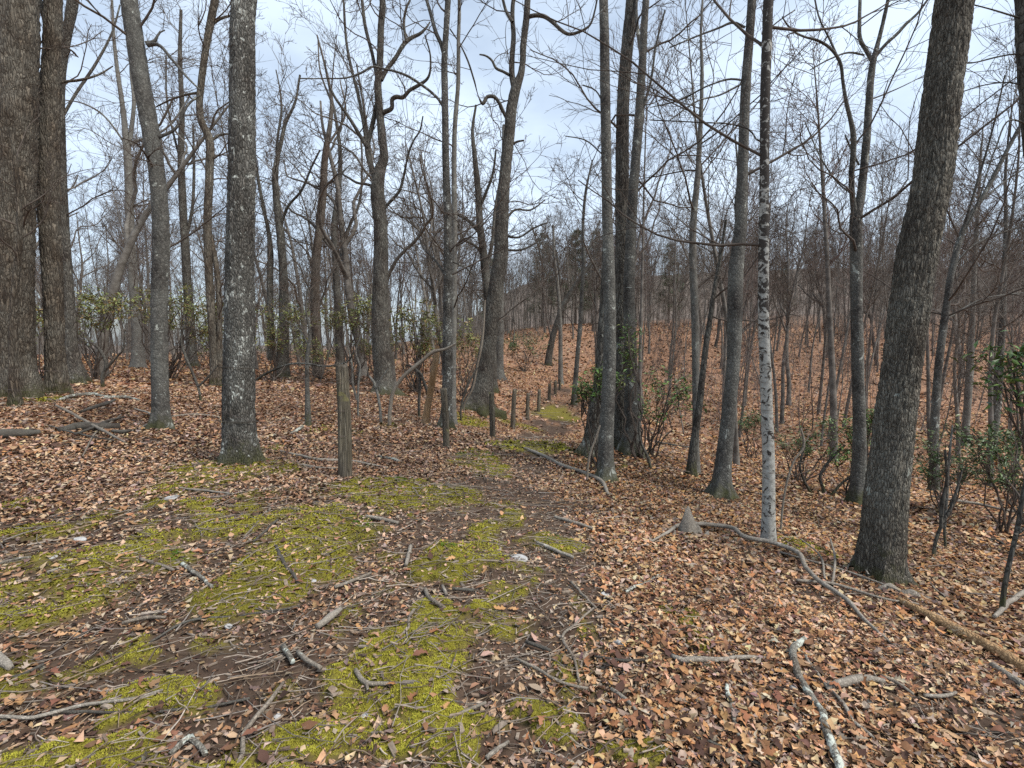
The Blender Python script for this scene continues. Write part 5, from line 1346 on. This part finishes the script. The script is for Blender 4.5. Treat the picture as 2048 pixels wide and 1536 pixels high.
F_ = fallen
F_('long bare grey branch running in from the lower left edge', [(-20,1450,9),(60,1441,9),(175,1425,9),(280,1402,8),(325,1387,6)], 'wood')
F_('thin dark twig beside the long grey branch at lower left', [(100,1432,3),(200,1437,3),(425,1422,3),(500,1400,2)], 'stick_dark', 'fallen_twig')
F_('thin dark branch lying across the moss left of centre', [(300,1290,4),(370,1255,6),(480,1237,7),(600,1220,4)], 'stick_dark')
F_('brown stick lying on the brightest moss', [(552,1097,8),(565,1125,9),(597,1172,7)], 'stick_dark', 'fallen_stick')
F_('short dark stick at the upper edge of the brightest moss', [(507,1087,7),(555,1045,6)], 'stick_dark', 'fallen_stick')
F_('short pale stick parallel to the dark one above the bright moss', [(487,1080,5),(540,1022,6)], 'stick', 'fallen_stick')
F_('brown barked branch pointing up from the bottom edge left of centre', [(472,1545,13),(482,1515,13),(492,1470,12),(535,1420,12),(566,1378,10)], 'stick')
F_('forked knobbly stick on moss at bottom centre', [(710,1347,12),(735,1372,13),(765,1379,11),(803,1382,9)], 'stick', 'fallen_stick', forks=[([(733,1372,9),(736,1388,8)], 0)])
F_('bent stick right of the bright moss', [(850,1187,10),(860,1205,11),(890,1222,12)], 'stick', 'fallen_stick')
F_('short dark stick at the path edge beside two chips', [(905,1185,8),(948,1187,8)], 'stick_dark', 'fallen_stick')
F_('short thick chip of wood standing beside the dark path stick', [(885,1178,8),(893,1196,9)], 'wood', 'wood_chunk', cat='wood chunk')
F_('pale stick on the leaves above the bright moss', [(732,1040,9),(765,1046,10),(797,1054,8)], 'wood', 'fallen_stick')
F_('lichened grey stick slanting down on the left moss', [(365,1137,10),(395,1160,10),(422,1180,8)], 'stick_lichen', 'fallen_stick')
F_('pale stick left of the lichened slanting stick', [(280,1127,9),(310,1133,8),(348,1146,7)], 'stick', 'fallen_stick')
F_('short grey split stick on the far left moss', [(95,1155,8),(155,1132,9)], 'wood', 'fallen_stick')
F_('lichened twig at the left edge above the split stick', [(-15,1136,8),(25,1128,8),(62,1119,6)], 'stick_lichen', 'fallen_stick')
F_('pair-forming brown stick between the moss patches', [(670,1185,9),(705,1172,9),(742,1154,7)], 'stick', 'fallen_stick')
F_('upright pointing grey stick right of the bright moss', [(822,1100,10),(812,1140,10)], 'wood', 'fallen_stick')
F_('curved brown stick on the central moss', [(828,1225,8),(819,1245,8),(817,1272,7)], 'stick', 'fallen_stick')
F_('thick grey stub of branch left of bottom centre', [(566,1298,14),(574,1318,14),(586,1337,13)], 'stick_lichen', 'fallen_stick')
F_('slanting tan stick next to the thick grey stub', [(595,1312,11),(618,1330,12),(643,1352,10)], 'stick', 'fallen_stick')
F_('short stick at bottom centre beside the darker soil', [(908,1443,9),(940,1434,9),(972,1419,8)], 'stick', 'fallen_stick')
F_('thin pale stick below the lichened trunk', [(358,981,6),(410,987,6),(467,993,5)], 'wood', 'fallen_stick')
F_('dark stick entering from the left edge above the long grey branch', [(-10,1374,8),(40,1356,9),(88,1334,6)], 'stick_dark', 'fallen_stick')
F_('pale tan stick on the left moss above the dark soil', [(245,1250,8),(290,1248,9),(332,1244,7)], 'stick', 'fallen_stick')
F_('chunky lichened branch piece at the bottom left edge of frame', [(342,1528,15),(360,1505,16),(380,1487,15)], 'stick_lichen')
F_('second lichened branch piece leaning off the first at the bottom', [(382,1487,14),(398,1505,15),(412,1528,14)], 'stick_lichen')
F_('flat slab of pale rotten wood left of centre', [(635,1262,15),(658,1248,20),(682,1230,12)], 'wood', 'wood_chunk', cat='wood chunk')
F_('weathered stick at the bottom edge right of centre', [(973,1530,12),(995,1512,12),(1017,1489,9)], 'wood', 'fallen_stick')
F_('thick pale wood lump at the far left edge', [(-8,1318,22),(5,1330,24),(22,1342,16)], 'wood', 'wood_chunk', cat='wood chunk')
# right half
F_('long arching bare branch between the stump and the big right trunk', [(1301,1090,5),(1335,1074,8),(1374,1062,10),(1414,1064,11),(1454,1072,11),(1499,1097,12),(1540,1107,12),(1574,1117,12),(1614,1163,12),(1640,1185,12),(1684,1207,12),(1734,1257,10),(1804,1317,6)], 'wood', arch=.07,
   forks=[([(1664,1180,7),(1669,1140,6),(1659,1100,4)], .10), ([(1650,1165,6),(1634,1120,5),(1600,1098,3)], .08), ([(1690,1150,5),(1712,1120,4),(1728,1150,4),(1736,1170,3)], .06)])
F_('straight grey branch lying beside the arching branch', [(1592,1171,8),(1674,1181,8),(1764,1206,7),(1836,1216,4)], 'wood', lift=.02)
F_('thin grey branch above the straight one by the big trunk', [(1560,1112,5),(1640,1135,6),(1720,1160,6),(1800,1190,4)], 'wood', lift=.02)
F_('split rotten orange log at the right edge', [(1800,1208,16),(1850,1238,24),(1904,1270,28),(1974,1307,30),(2065,1364,32),(2110,1392,32)], 'rotten', 'fallen_log', cat='log', k=14, lump=.16)
F_('grey log under the rotten orange log at the right edge', [(1985,1340,18),(2030,1372,20),(2075,1402,20)], 'wood', 'fallen_log', cat='log')
F_('long crooked branch crusted with pale lichen at lower right', [(1605,1290,16),(1588,1310,18),(1590,1335,19),(1599,1365,19),(1612,1392,19),(1629,1415,20),(1642,1440,20),(1649,1465,21),(1662,1500,22),(1672,1530,22),(1680,1570,22)], 'stick_lichen', k=12)
F_('slim split branch slanting right of the lichened branch', [(1609,1325,10),(1654,1385,11),(1690,1430,11),(1709,1455,10),(1746,1492,8)], 'wood')
F_('tapered grey chunk of driftwood right of the lichened branch', [(1656,1390,16),(1690,1380,22),(1725,1372,20),(1767,1366,12)], 'wood', 'wood_chunk', cat='wood chunk')
F_('dark weathered wood strip left of the lichened branch', [(1342,1323,10),(1365,1330,16),(1394,1333,17),(1440,1331,14),(1474,1330,12),(1549,1327,5)], 'wood')
F_('upright lichened stick among leaves at bottom right of centre', [(1454,1385,12),(1464,1430,12),(1479,1482,10)], 'stick_lichen', 'fallen_stick')
F_('thin dark branch along the bottom right edge', [(1349,1480,6),(1424,1500,7),(1480,1518,7),(1530,1534,6)], 'stick_dark')
F_('long pale log lying along the path by the slim mottled maple', [(1050,900,7),(1090,918,9),(1124,935,10),(1160,948,10),(1194,962,11),(1216,994,9)], 'wood', 'fallen_log', cat='log')
F_('short pale branch on the path', [(1109,1040,7),(1145,1050,9),(1186,1063,7)], 'wood', 'fallen_stick')
F_('pale branch below the one on the path', [(1074,1090,9),(1110,1106,10),(1146,1123,9)], 'wood', 'fallen_stick')
F_('white lichened stick on leaves right of the path', [(1249,1187,9),(1272,1180,9),(1294,1172,8),(1320,1155,5)], 'stick_lichen', 'fallen_stick')
F_('slanting twig right of the dark path soil', [(1144,1172,7),(1166,1196,7),(1191,1222,6)], 'stick', 'fallen_stick')
F_('bow shaped twig between moss and leaves', [(1190,1225,4),(1150,1250,6),(1129,1272,7),(1134,1300,8),(1144,1325,8),(1160,1377,7)], 'stick', 'fallen_stick')
F_('short brown stick right of bottom centre', [(1052,1288,9),(1076,1298,10),(1101,1311,8)], 'stick_dark', 'fallen_stick')
F_('long pale twig below the short brown stick', [(1032,1328,7),(1075,1350,8),(1114,1370,8),(1176,1383,7)], 'stick', 'fallen_stick')
F_('straight brown stick among leaves right of the lower moss', [(1222,1383,9),(1255,1412,11),(1291,1447,9)], 'stick', 'fallen_stick')
F_('level twig left of the dark wood strip', [(1189,1318,7),(1245,1325,8),(1306,1328,6)], 'stick_dark', 'fallen_stick')
F_('stick pointing to the lower right corner', [(1762,1358,8),(1790,1378,9),(1826,1402,7)], 'stick', 'fallen_stick')
F_('thin long dark twig beneath the rotten log', [(1739,1325,6),(1800,1332,7),(1874,1347,7),(1951,1382,5)], 'stick_dark', 'fallen_twig')
F_('short grey stick on bare soil at lower right', [(1847,1401,9),(1880,1397,10),(1911,1394,7)], 'wood', 'fallen_stick')
F_('twig near the bottom right corner', [(1869,1494,6),(1920,1512,7),(1966,1534,6)], 'stick_dark', 'fallen_twig')
F_('lichened root end running into the laurel stem at the right edge', [(1985,1248,10),(2010,1225,12),(2040,1200,12),(2075,1180,12)], 'wood', lift=.03)
# left middle ground
F_('black rotten log lying left of the left leaning trunk', [(120,868,16),(160,862,22),(200,862,22),(238,860,16)], 'stick_dark', 'fallen_log', cat='log', k=12, lump=.2)
F_('dark slab leaning on the black rotten log', [(162,842,6),(190,832,9),(215,824,9),(232,816,5)], 'stick_dark', lift=.14)
F_('pale pole lying across the black rotten log', [(112,822,5),(150,842,7),(180,860,7),(210,876,7),(250,898,5)], 'stick', lift=.08)
F_('thin pale pole leaning down from the black rotten log', [(243,836,3),(215,856,4),(190,876,4),(175,900,4),(166,922,3)], 'stick', lift=.04)
F_('dark bent stick on the brush pile left of the left leaning trunk', [(150,880,6),(185,868,8),(225,850,7),(250,842,4)], 'stick_dark', lift=.06)
F_('short dark stub at the right end of the brush pile', [(225,870,8),(245,872,10),(262,868,6)], 'stick_dark', 'fallen_stick', lift=.03)
F_('thin dark twig crossing the brush pile', [(100,860,3),(140,872,4),(190,884,4),(230,890,3)], 'stick_dark', 'fallen_twig', lift=.05)
F_('mossy dark log at the left edge', [(-20,880,26),(30,876,24),(80,872,16)], 'stick_dark', 'fallen_log', cat='log', k=12, lump=.2)
F_('pale lichened branch below the thick left trunks', [(120,802,7),(150,795,9),(180,792,9),(215,797,7),(255,794,4)], 'stick_lichen')
F_('second lichened branch right of the thick left trunks', [(205,800,6),(240,798,8),(280,803,5)], 'stick_lichen')
F_('thin branch reaching the left leaning trunk foot', [(245,868,4),(275,862,5),(300,850,5),(318,842,4)], 'wood')
F_('pale twig over the left leaning trunk foot', [(270,824,4),(295,832,5),(312,845,5),(335,858,4)], 'wood', lift=.05)
F_('pale branch on leaves between the left leaning trunk and lichened trunk', [(345,836,4),(380,832,5),(420,834,5),(440,838,4)], 'wood')
F_('long grey branch behind the tall post', [(560,905,5),(600,915,7),(640,924,8),(700,927,8),(745,934,7),(775,940,5)], 'wood')
F_('dark branch right of the tall post', [(738,912,3),(765,918,6),(795,926,8),(798,927,7)], 'stick_lichen')
F_('second grey branch left of the tall post', [(575,930,4),(610,935,7),(650,942,6),(690,940,4)], 'wood')
F_('stub of dark branch left of the tall post', [(580,872,4),(598,862,9),(604,858,8)], 'stick_lichen', 'fallen_stick')
F_('dark thin branch beyond the birch lying in the hollow', [(1290,880,4),(1330,890,6),(1370,897,5),(1400,902,3)], 'stick_dark')
F_('grey fallen trunk lying across the hollow right of the big right trunk', [(1860,1000,5),(1900,1008,7),(1950,1015,7),(2010,1028,6),(2060,1036,6)], 'wood', 'fallen_log', cat='log', lift=.05)
F_('thin branch right of the big right trunk foot', [(1850,1160,4),(1885,1195,5),(1920,1225,6),(1950,1252,4)], 'wood')
F_('short black rotten branch beyond the big right trunk', [(1978,1082,6),(1995,1088,9),(2008,1094,6)], 'stick_dark', 'fallen_stick')

# ------------------------------------------------------------------ stump, rotten root, stones
def shards(name, label, px, py, specs, mat, cat):
    """upright splinters of one stump: (dx, dy, height, width, lean) in metres"""
    b = hit(px, py); root = thing(name, label, cat, b)
    for i, (dx, dy, h, w, lx, ly) in enumerate(specs):
        rng = np.random.default_rng(i + 3); n, k = 22, 12
        a = np.arange(k) / k * 6.2832; t = np.linspace(0, 1, n); A, T = np.meshgrid(a, t)
        R = w * (1 - T) ** .7 * (1 + .35 * np.cos(2 * A + i) + .22 * np.cos(5 * A + 2 * i) + 1.1 * (fbm(np.stack([np.cos(A) * 3, np.sin(A) * 3, T * 2.5], -1) + i * 5, 9, 3) - .5)) + .003
        V = np.stack([R * np.cos(A) + dx + lx * T * h, .6 * R * np.sin(A) + dy + ly * T * h, T * h - .06 + .02 * np.sin(3 * A + i) * (1 - T)], -1)
        idx = np.arange(n * k).reshape(n, k); a0, a1 = idx[:-1], idx[1:]
        G = Geo(); G.add(V.reshape(-1, 3), np.stack([a0, np.roll(a0, -1, 1), np.roll(a1, -1, 1), a1], -1).reshape(-1, 4))
        link('splinter', G.mesh('splinter', M[mat]), root)
    return root
shards('tree_stump', 'weathered grey stump with a pointed splinter right of the path', 1374, 1072,
       [(0, 0, .36, .075, .0, .0), (.09, .02, .16, .07, .15, .1), (-.08, .0, .13, .06, -.4, 0), (.17, .03, .10, .06, .5, .1), (.03, -.08, .10, .08, .1, -.3), (-.15, .02, .07, .05, -.8, 0)], 'wood', 'stump')
shards('rotten_root', 'pale crumbling root lump at the foot of the big right trunk', 1806, 1190,
       [(-.10, .05, .13, .10, .2, 0), (.02, .0, .11, .11, .3, -.1), (.12, -.04, .07, .09, .6, -.1), (-.18, .08, .09, .06, -.3, 0), (.2, -.06, .04, .07, 1, 0)], 'wood', 'root')

def stone(label, px, py, w, flat=.55, moss=False, seed=0):
    b = hit(px, py); r = w / 2 * b[1] / FPX
    n, k = 10, 16; t = np.linspace(-.5, 1, n) * math.pi / 2; a = np.arange(k) / k * 6.2832; A, T = np.meshgrid(a, t)
    D3 = np.stack([np.cos(T) * np.cos(A), np.cos(T) * np.sin(A), np.sin(T)], -1)
    rad = r * (1 + .7 * (fbm(D3 * 1.3 + seed * 3.1, 300 + seed, 3) - .5))
    V = D3 * rad[..., None] * np.array([1, .75, flat])
    V[..., 2] = np.minimum(V[..., 2], r * flat * (.75 + .2 * np.cos(A + seed))) + .01
    idx = np.arange(n * k).reshape(n, k); a0, a1 = idx[:-1], idx[1:]
    G = Geo(); G.add(V.reshape(-1, 3), np.stack([a0, np.roll(a0, -1, 1), np.roll(a1, -1, 1), a1], -1).reshape(-1, 4))
    o = link('stone', G.mesh('stone', M['stone'], shade=False), None, tuple(b), label=label, category='stone', group='stones on the woodland floor')
    o.rotation_euler = (0, 0, seed * 1.3)
for i, (lb, px, py, w) in enumerate([('white stone on the left moss', 160, 1082, 24), ('bluish flat stone just below the white stone', 110, 1117, 28), ('small round pale stone on the lower central moss', 845, 1337, 16),
        ('grey pointed stone at bottom left of centre', 725, 1434, 24), ('small stone between sticks on the bright moss', 497, 1153, 14), ('pale stone right of the bright moss', 625, 1168, 20),
        ('tiny pale stone beneath the left tan stick', 335, 1222, 14), ('mossy flat stone on the path', 1037, 1118, 42), ('blue grey stone right of the dark path soil', 1209, 1193, 24),
        ('grey stone with moss among the leaves', 1239, 1290, 24), ('round grey stone left of the lichened branch', 1559, 1342, 20), ('small stone close to the lichened branch', 1586, 1377, 16),
        ('greenish stone near the bottom centre', 895, 1474, 17), ('long flat pale stone under the lichened trunk moss', 342, 1000, 34), ('pale green lichen crusted stone left of centre', 457, 1257, 18),
        ('small stone near the bottom edge', 555, 1434, 15), ('small white stone at the far left', 435, 1212, 10)]):
    stone(lb, px, py, w, .5 if i not in (1, 7, 13) else .3, seed=i)

tot = 0
for me in bpy.data.meshes:
    n = len(me.polygons); tot += int(len(me.loops) - 2 * n)
print('unique triangles', tot, 'objects', len(bpy.data.objects))
